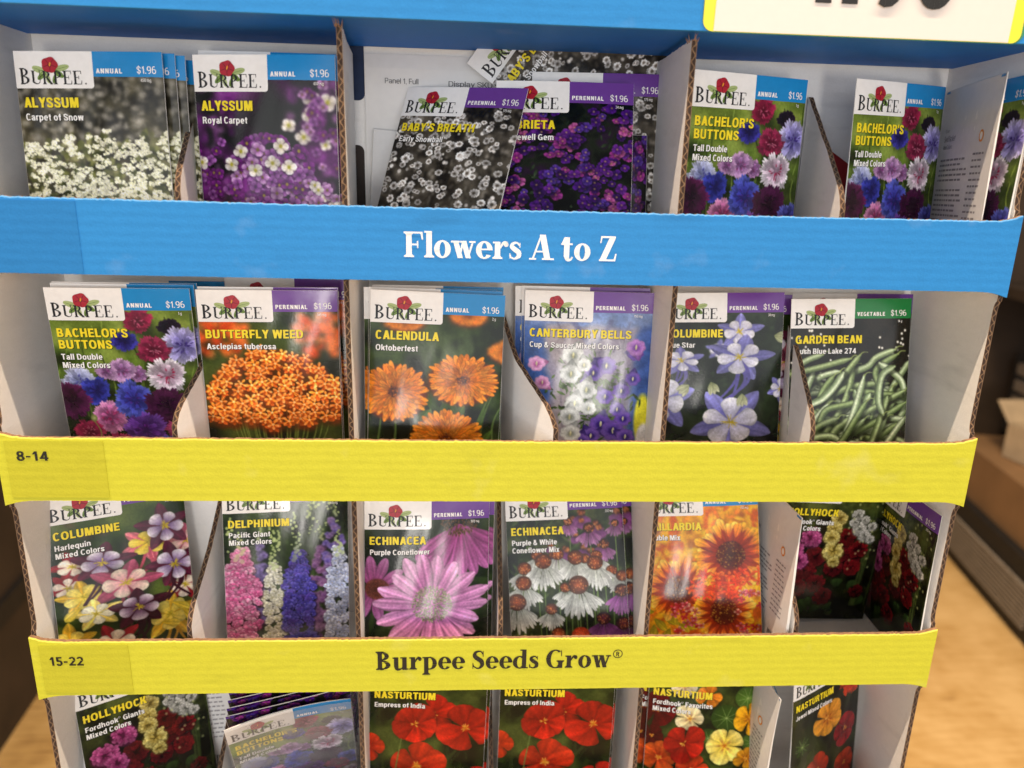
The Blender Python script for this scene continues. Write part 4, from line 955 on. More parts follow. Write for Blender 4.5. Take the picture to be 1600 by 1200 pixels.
def pic_nast_empress():
    s = Picture(17, '303818'); nast_ground(s)
    C = ('9c1e10', 'c83220')
    nasturtium(s, -1, 66, 12, 'a43014', 'c8421e'); nasturtium(s, 44, 40, 16, *C, rot=.9, throat='6c1808')
    nasturtium(s, 31, 48, 17, *C, rot=.25, throat='a01c0c', broad=1.2); nasturtium(s, 66, 50, 20, *C, rot=.5, throat='d88428')
    nasturtium(s, 33, 80, 21, 'a42c14', 'cc4024', rot=.95, throat='f0b040', sq=.85); nasturtium(s, 72, 95, 15, *C, rot=.1)
    s.stroke([(22, 60), (18, 90), (20, 112)], 1.0, 1.2, '6c7840', a=.8)
    return s.grade(sat=1.08)

def pic_nast_ford():
    s = Picture(18, '303818'); nast_ground(s)
    for x, y, r, c in ((6, 40, 16, '6a1014'), (4, 60, 10, '5c1010')): nasturtium(s, x, y, r, '4a0a0c', c, throat='a8281c')
    for x, y, r in ((56, 42, 11), (70, 26, 9), (44, 58, 8), (76, 60, 8), (8, 90, 9), (60, 90, 9), (40, 26, 9)): leafround(s, x, y, r, ['46662a', '587a30', '3a5820'][int(x) % 3])
    nasturtium(s, 24, 20, 10, 'e0c890', 'f4ead0', throat='c83c20'); nasturtium(s, 30, 44, 11, 'e8d090', 'f4e8c0', throat='d88828'); nasturtium(s, 42, 26, 9, 'c86a1c', 'e89830')
    nasturtium(s, 72, 42, 11.5, 'd89418', 'f2bc30', throat='a03c10', sq=1.1, vein='8a3408')
    nasturtium(s, 10, 76, 14, 'b8401c', 'dc6c2c'); nasturtium(s, 34, 84, 14, 'b03018', 'dc5428')
    nasturtium(s, 27, 63, 16, '9c1c12', 'cc3020', rot=.4, throat='5c0c08')
    nasturtium(s, 56, 63, 15, 'e8c848', 'f6e68c', rot=.55, throat='a84010', vein='a03c10'); nasturtium(s, 72, 72, 9, 'c88018', 'e4a830'); nasturtium(s, 56, 92, 12, 'b84018', 'dc6430')
    return s.grade(sat=1.06)

def pic_nast_jewel():
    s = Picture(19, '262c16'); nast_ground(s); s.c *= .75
    s.cornflower(68, 24, 15, 'e0502c', 'b8301c', 'd87040', 1.0)
    nasturtium(s, 40, 48, 16, 'c87c1c', 'eca838', rot=.3, throat='b05c18'); nasturtium(s, 63, 66, 16, '6a1418', '9c2228', rot=.8, throat='c87c3c', sq=1.0)
    nasturtium(s, 30, 86, 14, 'a82c18', 'd04424'); leafround(s, 12, 60, 9, '30441c'); nasturtium(s, 66, 98, 14, 'b8341c', 'dc5028')
    return s.grade(sat=1.0)

PICTURES = dict(alyssum_snow=pic_alyssum_snow, alyssum_royal=pic_alyssum_royal, baby=pic_baby, aubrieta=pic_aubrieta, bachelor=pic_bachelor, butterfly=pic_butterfly,
                calendula=pic_calendula, canterbury=pic_canterbury, columbine_blue=pic_columbine_blue, bean=pic_bean, harlequin=pic_harlequin, delphinium=pic_delphinium,
                echinacea=pic_echinacea, echinmix=pic_echinmix, gaillardia=pic_gaillardia, hollyhock=pic_hollyhock, nast_empress=pic_nast_empress, nast_ford=pic_nast_ford, nast_jewel=pic_nast_jewel)
# ------------------------------------------------------------------ the store floor and the dark fixtures behind
def setting():
    q = N('tan_floor'); p = q.pos()
    n1 = q.noise(2.2, 5, p); n2 = q.noise(14, 4, p); mp = q.n('ShaderNodeMapping'); mp.inputs['Scale'].default_value = (3, 40, 1); mp.inputs['Rotation'].default_value = (0, 0, .9); q.l(p, mp.inputs['Vector'])
    n3 = q.noise(3, 3, mp.outputs[0])
    f = q.math('ADD', q.math('MULTIPLY', n1, .5), q.math('ADD', q.math('MULTIPLY', n2, .25), q.math('MULTIPLY', n3, .25)))
    q.l(q.ramp(f, [(.36, srgb('9a7444')), (.46, srgb('c8a062')), (.60, srgb('e0bc82'))]), q.b.inputs['Base Color']); q.b.inputs['Roughness'].default_value = .55
    b = MB(); b.face([(-9, -4, -1.25), (9, -4, -1.25), (9, 14, -1.25), (-9, 14, -1.25)], q.m)
    tag(b.build('floor'), kind='structure')
    dark = plain('dark_brown_metal', '33281f', .7, .35, 6); dark2 = plain('black_grille', '1a1613', .7, .3, 30); grey = plain('grey_slats', '8c8276', .6, .15, 40)
    kraft = plain('brown_carton', '8a6a48', .8, .12, 9); kraft2 = plain('dull_brown_carton', '6a523c', .8, .2, 9); beige = plain('beige_bag', 'bca88c', .7, .15, 12)
    # right: base of the next fixture, with cartons on it
    a = math.atan2(1.5375 - 2.0789, 1.8014 - 1.9298)
    mat = Matrix.Translation((1.8014, 1.5375, -1.25)) @ Matrix.Rotation(a + math.pi, 4, 'Z')
    r = tag(empty('shelf_fixture', mat), 'dark brown store fixture with grey slatted kick plate, right of the display', 'shelf')
    b = MB(); b.box(-1.0, 2.6, -1.0, 0, 0, .26, dark2); b.build('base', r)
    g = MB()
    for i in range(9): g.box(.02, .62, .002, .012, .05 + i * .016, .058 + i * .016, grey)
    g.build('kick_grille', r)
    b = MB(); b.box(-1.0, 2.6, -1.04, -.8, .262, 2.3, dark); b.build('back_board', r)
    b = MB(); b.box(1.05, 1.15, -.8, -.05, .262, 2.3, dark); b.build('upright', r)
    b = MB(); b.box(-1.0, 2.6, -.79, -.10, 1.05, 1.09, dark); b.build('shelf', r)
    def carton(name, lab, x0, x1, y0, y1, z0, z1, m, cat='box'):
        c = tag(empty(name, mat @ Matrix.Translation(((x0 + x1) / 2, (y0 + y1) / 2, z0))), lab, cat)
        hx, hy, h = (x1 - x0) / 2, (y1 - y0) / 2, z1 - z0
        b = MB(); b.box(-hx, hx, -hy, hy, 0, h, m); b.build('carton_body', c)
        b = MB(); b.box(-hx, hx, -.03, .03, h + .001, h + .003, beige); b.build('packing_tape', c)
    carton('cardboard_box', 'wide brown cardboard box on the dark fixture right of the yellow trays', -.75, .85, -.78, -.03, .262, .46, kraft)
    carton('cardboard_box', 'dull brown cardboard box further back on the dark fixture', 1.2, 2.2, -.78, -.08, .262, .78, kraft2)
    # an open pale carton with its flaps up, a black crate behind it
    c = tag(empty('open_carton', mat @ Matrix.Translation((.47, -.25, .464)) @ Matrix.Rotation(.3, 4, 'Z')), 'pale open carton with raised flaps standing on the wide brown box', 'box')
    b = MB(); b.box(-.15, .15, -.11, .11, 0, .13, beige); b.build('carton_body', c)
    for sx, nm in ((-1, 'flap'), (1, 'flap')):
        b = MB(); b.faces([(sx * .15, -.11, .131), (sx * .15, .11, .131), (sx * .23, .10, .20), (sx * .23, -.10, .20), (sx * .152, -.11, .129), (sx * .152, .11, .129), (sx * .232, .10, .198), (sx * .232, -.10, .198)], [(0, 1, 2, 3), (4, 7, 6, 5), (0, 3, 7, 4), (1, 5, 6, 2), (2, 6, 7, 3)], beige); b.build(nm, c)
    c = tag(empty('plastic_crate', mat @ Matrix.Translation((.80, -.45, .464))), 'black slatted plastic crate behind the pale open carton', 'crate')
    b = MB(); b.box(-.16, .16, -.18, .18, 0, .02, dark2)
    for i in range(4): 
        for y in (-.18, .17): b.box(-.16, .16, y, y + .01, .04 + i * .07, .085 + i * .07, grey)
        for x in (-.16, .15): b.box(x, x + .01, -.169, .169, .04 + i * .07, .085 + i * .07, grey)
    for x in (-.165, .145):
        for y in (-.185, .165): b.box(x, x + .02, y, y + .02, 0, .33, dark2)
    b.build('crate_body', c)
    # left: end of another dark fixture, bottom rail just above the floor
    mat2 = Matrix.Translation((-1.19, 1.13, -1.25)) @ Matrix.Rotation(math.radians(98), 4, 'Z')
    r = tag(empty('end_panel', mat2), 'dark brown fixture end standing left of the display', 'shelf')
    b = MB(); b.box(-.7, 3.2, 0, .05, .0, 1.9, dark); b.build('board', r)
    b = MB(); b.box(-.7, 3.2, -.012, -.001, .30, .36, dark2); b.box(-.7, 3.2, -.012, -.001, .72, .75, dark2); b.build('rail', r)
    b = MB(); b.face([(-9, 9, -1.25), (9, 9, -1.25), (9, 9, 3), (-9, 9, 3)], dark); w = b.build('wall'); tag(w, kind='structure')

setting()

# ------------------------------------------------------------------ the cardboard display
HW, DEPTH, T = .285, .083, .003
TRAYS = [(.0914, .1307, 'blue'), (-.0382, 0.0, 'yellow'), (-.1690, -.1311, 'yellow'), (-.300, -.262, 'yellow')]     # band bottom, band top
HEAD = .2205
display = tag(empty('seed_display', Matrix.Translation((0, 0, -1.25))), 'white lined cardboard display with one blue and two yellow lettered tray fronts', 'display')
rs = random.Random(11)

def part(b, name, parent=display, smooth=False):
    o = b.build(name, parent, smooth)
    if parent is display: o.matrix_parent_inverse = display.matrix_world.inverted()
    return o

def band_outline(z0, z1):
    """top and bottom edge heights along x, with eared ends and the small nicks of a die cut"""
    n = 420; out = []
    for i in range(n + 1):
        x = -HW + 2 * HW * i / n
        d = HW - abs(x); ear = 0
        if d < .018: ear = .0034 * (1 - d / .018) ** 2.0
        sag = .0006 * math.sin((x + HW) / (2 * HW) * math.pi)
        out.append((x, z0 - ear * .9 + rs.uniform(-.00008, .00008), z1 + ear - sag + rs.uniform(-.00022, .00022) * (1 if i % 3 else 1.6)))
    return out

def tray_front(z0, z1, col, first):
    o = band_outline(z0, z1); b = MB(); m = M[col]
    y0, y1 = -.0015, .0015
    for (xa, a0, a1), (xb, b0, b1) in zip(o, o[1:]):
        b.face([(xa, y0, a0), (xb, y0, b0), (xb, y0, b1 - .0007), (xa, y0, a1 - .0007)], m)
        b.face([(xa, y0, a1 - .0007), (xb, y0, b1 - .0007), (xb, y0 + .0006, b1), (xa, y0 + .0006, a1)], M[col + '_worn'])
        b.face([(xa, y0 + .0006, a1), (xb, y0 + .0006, b1), (xb, y1, b1), (xa, y1, a1)], M['kraft'])
        b.face([(xa, y1, a0), (xa, y1, a1), (xb, y1, b1), (xb, y1, b0)], M['white'])
        b.face([(xa, y0, a0), (xa, y1, a0), (xb, y1, b0), (xb, y0, b0)], m)
    for e in (o[0], o[-1]): b.face([(e[0], y0, e[1]), (e[0], y1, e[1]), (e[0], y1, e[2]), (e[0], y0, e[2])], m)
    return part(b, 'tray_front')

def lettering(polys, x, y, z, sx, sz, mat, name, parent, k=1):
    b = MB()
    for pl, j in polys: b.face([(x + a * sx, y - .00004 * (j % 9), z + c * sz) for a, c in pl], mat)
    return part(b, name, parent)

def flat_text(txt, x, y, z, cap, width, mat, name, parent, bold=.17):
    v, f, ks = sans(txt, bold); k = width / v[:, 0].max() if width else cap
    b = MB(); b.faces([(x + a * k, y - .00003 * (j % 9), z + c * cap) for (a, c), j in zip(v, ks)], f, mat)
    return part(b, name, parent)

def inv(o): o.matrix_parent_inverse = o.parent.matrix_world.inverted(); return o

bpy.context.view_layer.update()
big = Serif(.215, .062, .09)
for k, (z0, z1, col) in enumerate(TRAYS):
    o = tray_front(z0, z1, col, k == 0)
    if k == 0: o['label'] = 'blue tray front reading Flowers A to Z'
    xe = -.2245 if k == 0 else (-.2262 if k == 1 else -.2272)
    b = MB(); xa = -.2846 if k == 0 else -.2800; n = 8
    e = 0.0003 if k == 0 else .0022
    b.box(xa, xe, -.00185, -.0016, z0 + e, z1 - .0018, M['blue_tab' if k == 0 else 'yellow_tab'])
    part(b, 'overlap_tab')
    if k == 0:
        p, w = big.line('Flowers A to Z', .0); lettering(p, -.0565, -.0017, .1042, .1158 / w, .0133, M['ink_white'], 'slogan_lettering', display)
    if k == 1: flat_text('8-14', -.2740, -.0021, -.0136, .0056, .0172, M['ink_black'], 'number_lettering', display, .19)
    if k == 2:
        p, w = big.line('Burpee Seeds Grow', .01); lettering(p, -.0775, -.0017, -.1532, .1490 / w, .0132, M['ink_black'], 'slogan_lettering', display)
        b = MB()
        for i in range(24):
            a, c = i / 24 * 6.2832, (i + 1) / 24 * 6.2832
            b.face([(.0756 + r_ * math.cos(q), -.0018, -.1434 + r_ * math.sin(q)) for q, r_ in ((a, .0031), (c, .0031), (c, .0026), (a, .0026))], M['ink_black'])
        v, f, ks = sans('R', .2); b.faces([(.0746 + a * .0029, -.0018 - .00003 * j, -.1450 + c * .0032) for (a, c), j in zip(v, ks)], f, M['ink_black'])
        part(b, 'registered_mark')
        flat_text('15-22', -.2745, -.0021, -.1472, .0060, .0200, M['ink_black'], 'number_lettering', display, .19)

# tray floors and back
for k, (z0, z1, col) in enumerate(TRAYS):
    b = MB(); b.box(-HW + T, HW - T, .0018, DEPTH - .0002, z0 + .0004, z0 + .0028, M['white']); part(b, 'tray_floor')
b = MB(); b.box(-HW, HW, DEPTH, DEPTH + T, -.34, .34, M['white']); part(b, 'back_panel')

# side panels: die-cut windows with rounded corners, corrugated front edge
def side_panel(sg):
    b = MB(); xo, xi = sg * HW, sg * (HW - T)
    prof = []      # (y, z, is_edge) down the front
    def win(zt, zb):
        r = .007
        P = []
        for i in range(9):
            a = i / 8 * math.pi / 2; P.append((.0018 + .0018 * math.sin(a) , zt - r + r * math.cos(a)))
        for i in range(9):
            a = i / 8 * math.pi / 2; P.append((.0018 + .0018 * math.cos(a), zb + r - r * math.sin(a)))
        return P
    prof += [(.0018, .34)] + win(HEAD, .1365) + win(.0856, .0058) + win(-.0438, -.1253) + win(-.1746, -.256) + [(.0018, -.34)]
    s = 0
    for (ya, za), (yb, zb) in zip(prof, prof[1:]):
        n = max(1, int(abs(za - zb) / .01))
        for i in range(n):
            y1, z1, y2, z2 = ya + (yb - ya) * i / n, za + (zb - za) * i / n, ya + (yb - ya) * (i + 1) / n, za + (zb - za) * (i + 1) / n
            y1j = y1; L = math.hypot(y2 - y1, z2 - z1)
            b.face([(xo, y1, z1), (xi, y1, z1), (xi, y2, z2), (xo, y2, z2)], M['edge'], [(s, 0), (s, 1), (s + L, 1), (s + L, 0)])
            b.face([(xi, y1, z1), (xi, DEPTH - .0002, z1), (xi, DEPTH - .0002, z2), (xi, y2, z2)], M['white'])
            b.face([(xo, y1, z1), (xo, y2, z2), (xo, DEPTH + T, z2), (xo, DEPTH + T, z1)], M['blue'] if z1 > .09 else M['yellow'])
            s += L
    part(b, 'side_panel')
side_panel(-1); side_panel(1)

def divider(xs, floor, prof, name='divider', wob=0.0):
    """board standing across a tray; xs = [(y, x)...] its line in plan, prof = [(y, height)...] the top edge from front to back"""
    b = MB(); ys = np.unique(np.concatenate([np.linspace(prof[0][0], prof[-1][0], 36), [p[0] for p in prof]]))
    X = np.interp(ys, [a for a, _ in xs], [c for _, c in xs]); Z = np.interp(ys, [a for a, _ in prof], [c for _, c in prof]) + floor
    Z = Z + np.array([rs.uniform(-1, 1) * .0003 for _ in ys])
    h = T / 2; z0 = floor; s = 0
    nz = 14
    y0 = ys[0]
    zz = np.linspace(z0, Z[0], nz)
    for a, c in zip(zz, zz[1:]):
        d1, d2 = rs.uniform(-1, 1) * wob, rs.uniform(-1, 1) * wob
        b.face([(X[0] - h, y0, a), (X[0] + h, y0, a), (X[0] + h, y0, c), (X[0] - h, y0, c)], M['edge'], [(s, 0), (s, 1), (s + c - a, 1), (s + c - a, 0)]); s += c - a
    for i in range(len(ys) - 1):
        a, c = i, i + 1; L = math.hypot(ys[c] - ys[a], Z[c] - Z[a])
        b.face([(X[a] - h, ys[a], Z[a]), (X[a] + h, ys[a], Z[a]), (X[c] + h, ys[c], Z[c]), (X[c] - h, ys[c], Z[c])], M['edge'], [(s, 0), (s, 1), (s + L, 1), (s + L, 0)]); s += L
        for g in (-h, h): b.face([(X[a] + g, ys[a], z0), (X[c] + g, ys[c], z0), (X[c] + g, ys[c], Z[c]), (X[a] + g, ys[a], Z[a])], M['white'])
    return part(b, name)

SW = [(.004, .041), (.0075, .0475), (.012, .0525), (.03, .0665), (.052, .084), (.08, .108)]
FLOORS = [.0943, -.0353, -.1661, -.297]
tops = [.2175, .0905, -.0390, -.1698]
for k in range(4):
    f = FLOORS[k]; h = tops[k] - f
    for x, bx in (((-.0885, -.0006), (.0940, -.0006)) if k else ((-.0878, -.0072), (.0931, -.0006))):
        divider([(.003, x), (.04, x + bx * .55), (.08, x + bx)], f, [(.003, h), (.08, h)], 'divider')
swoops = {0: [[(.004, -.1745), (.04, -.1795), (.08, -.184)], [(.004, .1843), (.04, .1895), (.08, .193)]],
          1: [[(.004, -.1885), (.03, -.1822), (.045, -.1815), (.08, -.184)], [(.004, .0303), (.04, .0085), (.08, -.0035)], [(.004, .1855), (.04, .190), (.08, .192)]],
          2: [[(.004, -.192), (.04, -.190), (.08, -.190)], [(.004, .0005), (.04, .0005), (.08, .0005)], [(.004, .1930), (.04, .1935), (.08, .194)]],
          3: [[(.004, -.1865), (.04, -.187), (.08, -.187)], [(.004, -.0030), (.04, -.0035), (.08, -.0035)], [(.004, .1870), (.04, .190), (.08, .192)]]}
for k, L in swoops.items():
    for xs in L: divider(xs, FLOORS[k], SW, 'low_divider')

for x in (-.0878, .0931):
    b = MB()
    for i in range(16):
        a = rs.uniform(-.0022, .0022); y = rs.uniform(.0015, .010); L = rs.uniform(.0012, .0045); tx = rs.uniform(-.0022, .0022)
        b.face([(x + a - .0003, y, .2165), (x + a + .0003, y, .2165), (x + a + tx, y - rs.uniform(0, .003), .2165 + L)], M['kraft'])
    part(b, 'torn_fibres')

# slots cut in the back of the middle bay, and a red board seen beyond the right low divider
def slot(x0, x1, z0, z1, m):
    b = MB(); r = .004; P = []
    for cx, cz, a0 in ((x1 - r, z1 - r, 0), (x0 + r, z1 - r, 90), (x0 + r, z0 + r, 180), (x1 - r, z0 + r, 270)):
        for i in range(6): a = math.radians(a0 + i * 18); P.append((cx + r * math.cos(a), DEPTH - .0006, cz + r * math.sin(a)))
    b.face(P, m); part(b, 'slot')
slot(-.0975, -.0872, .1917, .2300, M['slot']); slot(-.0975, -.0884, .1000, .1655, M['slot_brown'])
b = MB(); b.face([(.1935, DEPTH - .0007, .182), (.262, DEPTH - .0007, .140), (.262, DEPTH - .0007, .10), (.1935, DEPTH - .0007, .10)], M['red_board']); part(b, 'red_printed_patch')

b = MB(); b.box(-HW, HW, -.0015, DEPTH + T, -1.2495, -.3405, M['yellow']); part(b, 'display_base')
b = MB(); b.box(-HW, HW, .0008, DEPTH + T, .3402, .3432, M['blue']); part(b, 'display_top')

# header: front board, folded underside, price panel
b = MB(); b.box(-HW - .02, HW + .02, -.0025, .0005, HEAD, .40, M['blue']); part(b, 'header_board')
b = MB(); nn = 160
for i in range(nn):
    xa, xb = -HW + T + (2 * HW - 2 * T) * i / nn, -HW + T + (2 * HW - 2 * T) * (i + 1) / nn
    ja, jb = rs.uniform(-.0003, .0003), rs.uniform(-.0003, .0003)
    b.face([(xa, .0006, HEAD + .0002), (xa, .0795, HEAD + .0015), (xb, .0795, HEAD + .0015), (xb, .0006, HEAD + .0002)], M['blue_under'])
    b.face([(xa, .0795, HEAD + .0015), (xb, .0795, HEAD + .0015), (xb, .0795, HEAD + .0045), (xa, .0795, HEAD + .0045)], M['kraft'])
part(b, 'header_underside')
b = MB(); b.box(-HW + T, HW - T, .0006, DEPTH - .0003, HEAD + .005, HEAD + .007, M['white']); part(b, 'header_floor')
def rounded(x0, x1, z0, z1, r, y, m, b):
    P = []
    for cx, cz, a0 in ((x1 - r, z1 - r, 0), (x0 + r, z1 - r, 90), (x0 + r, z0 + r, 180), (x1 - r, z0 + r, 270)):
        for i in range(8): a = math.radians(a0 + i * 90 / 7); P.append((cx + r * math.cos(a), y, cz + r * math.sin(a)))
    b.face(P, m)
pp = MB(); rounded(.0945, .2640, HEAD - .0005, .33, .006, -.0028, M['panel_green'], pp)
price = part(pp, 'price_panel')
b = MB(); rounded(.0948, .2622, HEAD - .0002, .3295, .005, -.0031, M['panel_yellow'], b); inv(part(b, 'price_border', price))
b = MB(); b.face([(x, -.0034, z) for x, z in ((.1004, HEAD), (.2556, HEAD), (.2580, .33), (.1020, .33))], M['panel_white']); inv(part(b, 'price_card', price))
v, f, ks = sans('1.96', .24); kx = .079 / v[:, 0].max()
b = MB(); b.faces([(.1440 + a * kx, -.0038 - .00003 * j, .2352 + c * .054) for (a, c), j in zip(v, ks)], f, M['ink_black'])
v, f, ks = sans('$', .22); b.faces([(.118 + a * .030, -.0038 - .00003 * j, .262 + c * .030) for (a, c), j in zip(v, ks)], f, M['ink_black'])
inv(part(b, 'price_lettering', price))
# ------------------------------------------------------------------ seed packets
PW, PH = .080, .1125
def surf(style, u, v, off):
    """packet millimetres (u from left, v from top) + offset in front of the face -> local metres"""
    bow, bulge, curl, ph = style
    x = (u - 40) / 40; z = v / PHM
    e = np.clip(1 - np.abs(x) ** 3, 0, 1) * np.clip(1 - np.abs(2 * z - 1) ** 4, 0, 1)
    y = bow * x * x + curl * (1 - z) ** 2 - bulge * e * (.55 + .45 * z) + .00045 * np.sin(3.1 * x + 5 * z + ph) * e + .00026 * np.sin(9 * z - 4 * x + 2 * ph) * e + .00009 * np.sin(17 * x + 11 * z + 3 * ph) * e + .0012 * np.clip(np.abs(x) - .78, 0, 1) ** 2 * 4 * np.sin(ph + 6 * z) 
    return np.stack([(u - 40) / 1000, y - off, (PHM - v) / 1000], -1)

def grid_mesh(name, style, u0, u1, v0, v1, nu, nv, off, mat, ink=None):
    uu, vv = np.meshgrid(np.linspace(u0, u1, nu), np.linspace(v0, v1, nv))
    P = surf(style, uu, vv, off).reshape(-1, 3).astype(np.float32)
    i = np.arange(nu * nv).reshape(nv, nu)
    F = np.stack([i[:-1, :-1], i[1:, :-1], i[1:, 1:], i[:-1, 1:]], -1).reshape(-1, 4).astype(np.int32)
    me = bpy.data.meshes.new(name); me.vertices.add(len(P)); me.vertices.foreach_set('co', P.ravel())
    me.loops.add(F.size); me.loops.foreach_set('vertex_index', F.ravel())
    me.polygons.add(len(F)); me.polygons.foreach_set('loop_start', np.arange(0, F.size, 4, dtype=np.int32)); me.polygons.foreach_set('loop_total', np.full(len(F), 4, dtype=np.int32))
    me.polygons.foreach_set('use_smooth', np.ones(len(F), dtype=bool))
    if ink is not None:
        lin = np.where(ink <= .04045, ink / 12.92, ((ink + .055) / 1.055) ** 2.4)
        a = me.color_attributes.new('ink', 'FLOAT_COLOR', 'POINT')
        a.data.foreach_set('color', np.concatenate([lin.reshape(-1, 3), np.ones((len(P), 1))], 1).astype(np.float32).ravel())
    me.materials.append(mat); me.update(); me.validate()
    return me

def flat_mesh(name, style, pieces):
    """pieces: (verts Nx2 in packet mm, faces, offset, material) -> one mesh lying on the bent face"""
    V = []; F = []; K = []; mats = []; n = 0
    for v, f, off, m in pieces:
        if not len(v): continue
        v = np.asarray(v, float)
        V.append(surf(style, v[:, 0], v[:, 1], off)); F += [tuple(a + n for a in q) for q in f]; n += len(v)
        if m not in mats: mats.append(m)
        K += [mats.index(m)] * len(f)
    me = bpy.data.meshes.new(name); me.from_pydata(np.concatenate(V).tolist(), [], F)
    for m in mats: me.materials.append(m)
    me.polygons.foreach_set('material_index', K); me.update()
    return me

def tline(txt, u, v, cap, mat, off=.00036, bold=.20, xs=.95, space=.055, width=None, shadow=False):
    tv, f, ks = sans(txt, bold, space)
    if not len(tv): return []
    k = width / tv[:, 0].max() if width else cap * xs
    P = np.stack([u + tv[:, 0] * k, v - tv[:, 1] * cap], 1)
    o = off + .000006 * (ks % 8)
    out = [(P, f, o, mat)]
    if shadow: out.insert(0, (P + [.3, .35], f, o - .00012, M['t_shadow']))
    return out

def polys(pl, off, mat, ox=0, oy=0, s=1.0):
    return [(np.array([(ox + a * s, oy - b * s) for a, b in p]), [tuple(range(len(p)))], off + .000004 * (j % 12), mat) for p, j in pl]

def fan(cx, cy, pts, off, mat):
    P = np.array([(cx, cy)] + [(cx + a, cy + b) for a, b in pts]); n = len(pts)
    return (P, [(0, i + 1, (i + 1) % n + 1) for i in range(n)], off, mat)

def ell(cx, cy, rx, ry, off, mat, rot=0.0, n=20, wav=0.0, k=5):
    pts = []
    for i in range(n):
        a = 2 * math.pi * i / n; r = 1 + wav * math.cos(k * a)
        x, y = rx * r * math.cos(a), ry * r * math.sin(a)
        pts.append((x * math.cos(rot) - y * math.sin(rot), x * math.sin(rot) + y * math.cos(rot)))
    return fan(cx, cy, pts, off, mat)

logo_font = Serif(.17, .05, .075)
EM = 19.6     # emblem centre, mm from left
def emblem(u0=0.0):
    P = []
    for (x, y, rx, ry, r, m) in ((EM - 6.0, 9.6, 4.0, 1.7, .35, 'leaf_pale'), (EM + 6.4, 8.6, 4.0, 1.6, -.25, 'leaf_pale'), (EM - 4.6, 12.4, 3.4, 1.4, -.7, 'leaf'), (EM + 4.4, 11.6, 3.2, 1.5, .6, 'leaf'), (EM - 1.6, 14.0, 2.6, 1.2, 1.3, 'leaf_pale'), (EM + 2.0, 14.2, 2.4, 1.0, 1.9, 'leaf')):
        P.append(ell(u0 + x, y, rx, ry, .00032, M[m], r)); P.append(ell(u0 + x, y, rx * .9, .16, .00034, M['t_shadow' if m == 'leaf' else 'leaf'], r, 10))
    P.append(ell(u0 + EM, 7.1, 4.4, 4.0, .00052, M['red'], 0, 40, .06, 5))
    for i in range(5):
        a = i * 1.2566 + .3; P.append(ell(u0 + EM + 2.3 * math.cos(a), 7.1 + 2.1 * math.sin(a), 2.0, .22, .00055, M['dark_red'], a, 10))
    P.append(ell(u0 + EM, 7.2, 1.1, 1.0, .00056, M['dark_red'])); P.append(ell(u0 + EM + .2, 6.8, .45, 1.1, .00058, M['orange'], .3))
    return P

SPEC = dict(   # picture, header word, header ink, title lines, variety lines, small weight
    alyssum_snow=('alyssum_snow', 'ANNUAL', 'hblue', ['ALYSSUM'], ['Carpet of Snow'], '450 mg', 0),
    alyssum_royal=('alyssum_royal', 'ANNUAL', 'hblue', ['ALYSSUM'], ['Royal Carpet'], '450 mg', 0),
    baby=('baby', 'PERENNIAL', 'hpurple', ["BABY'S BREATH"], ['Early Snowball'], '175 mg', 0),
    aubrieta=('aubrieta', 'PERENNIAL', 'hpurple', ['AUBRIETA'], ['Whitewell Gem'], '34 mg', 0),
    bachelor=('bachelor', 'ANNUAL', 'hblue', ["BACHELOR'S", 'BUTTONS'], ['Tall Double', 'Mixed Colors'], '1 g', 0),
    butterfly=('butterfly', 'PERENNIAL', 'hpurple', ['BUTTERFLY WEED'], ['Asclepias tuberosa'], '145 mg', 0),
    calendula=('calendula', 'ANNUAL', 'hblue', ['CALENDULA'], ['Oktoberfest'], '2 g', 0),
    canterbury=('canterbury', 'PERENNIAL', 'hpurple', ['CANTERBURY BELLS'], ['Cup & Saucer Mixed Colors'], '150 mg', 0),
    columbine_blue=('columbine_blue', 'PERENNIAL', 'hpurple', ['COLUMBINE'], ['Blue Star'], '38 mg', 0),
    bean=('bean', 'VEGETABLE', 'hgreen', ['GARDEN BEAN'], ['Bush Blue Lake 274'], '14 g', 0),
    harlequin=('harlequin', 'PERENNIAL', 'hpurple', ['COLUMBINE'], ['Harlequin', 'Mixed Colors'], '100 mg', 0),
    delphinium=('delphinium', 'PERENNIAL', 'hpurple', ['DELPHINIUM'], ['Pacific Giant', 'Mixed Colors'], '150 mg', 0),
    echinacea=('echinacea', 'PERENNIAL', 'hpurple', ['ECHINACEA'], ['Purple Coneflower'], '300 mg', 0),
    echinmix=('echinmix', 'PERENNIAL', 'hpurple', ['ECHINACEA'], ['Purple & White', 'Coneflower Mix'], '200 mg', 0),
    gaillardia=('gaillardia', 'ANNUAL', 'hblue', ['GAILLARDIA'], ['Double Mix'], '150 mg', 0),
    hollyhock=('hollyhock', 'PERENNIAL', 'hpurple', ['HOLLYHOCK'], ['Fordhook\u00ae Giants', 'Mixed Colors'], '300 mg', 0),
    nast_empress=('nast_empress', 'ANNUAL', 'hblue', ['NASTURTIUM'], ['Empress of India'], '2 g', 0),
    nast_ford=('nast_ford', 'ANNUAL', 'hblue', ['NASTURTIUM'], ['Fordhook\u00ae Favorites', 'Mixed Colors'], '5 g', 0),
    nast_jewel=('nast_jewel', 'ANNUAL', 'hblue', ['NASTURTIUM'], ['Jewel Mixed Colors'], '5 g', 0),
)
_kinds = {}
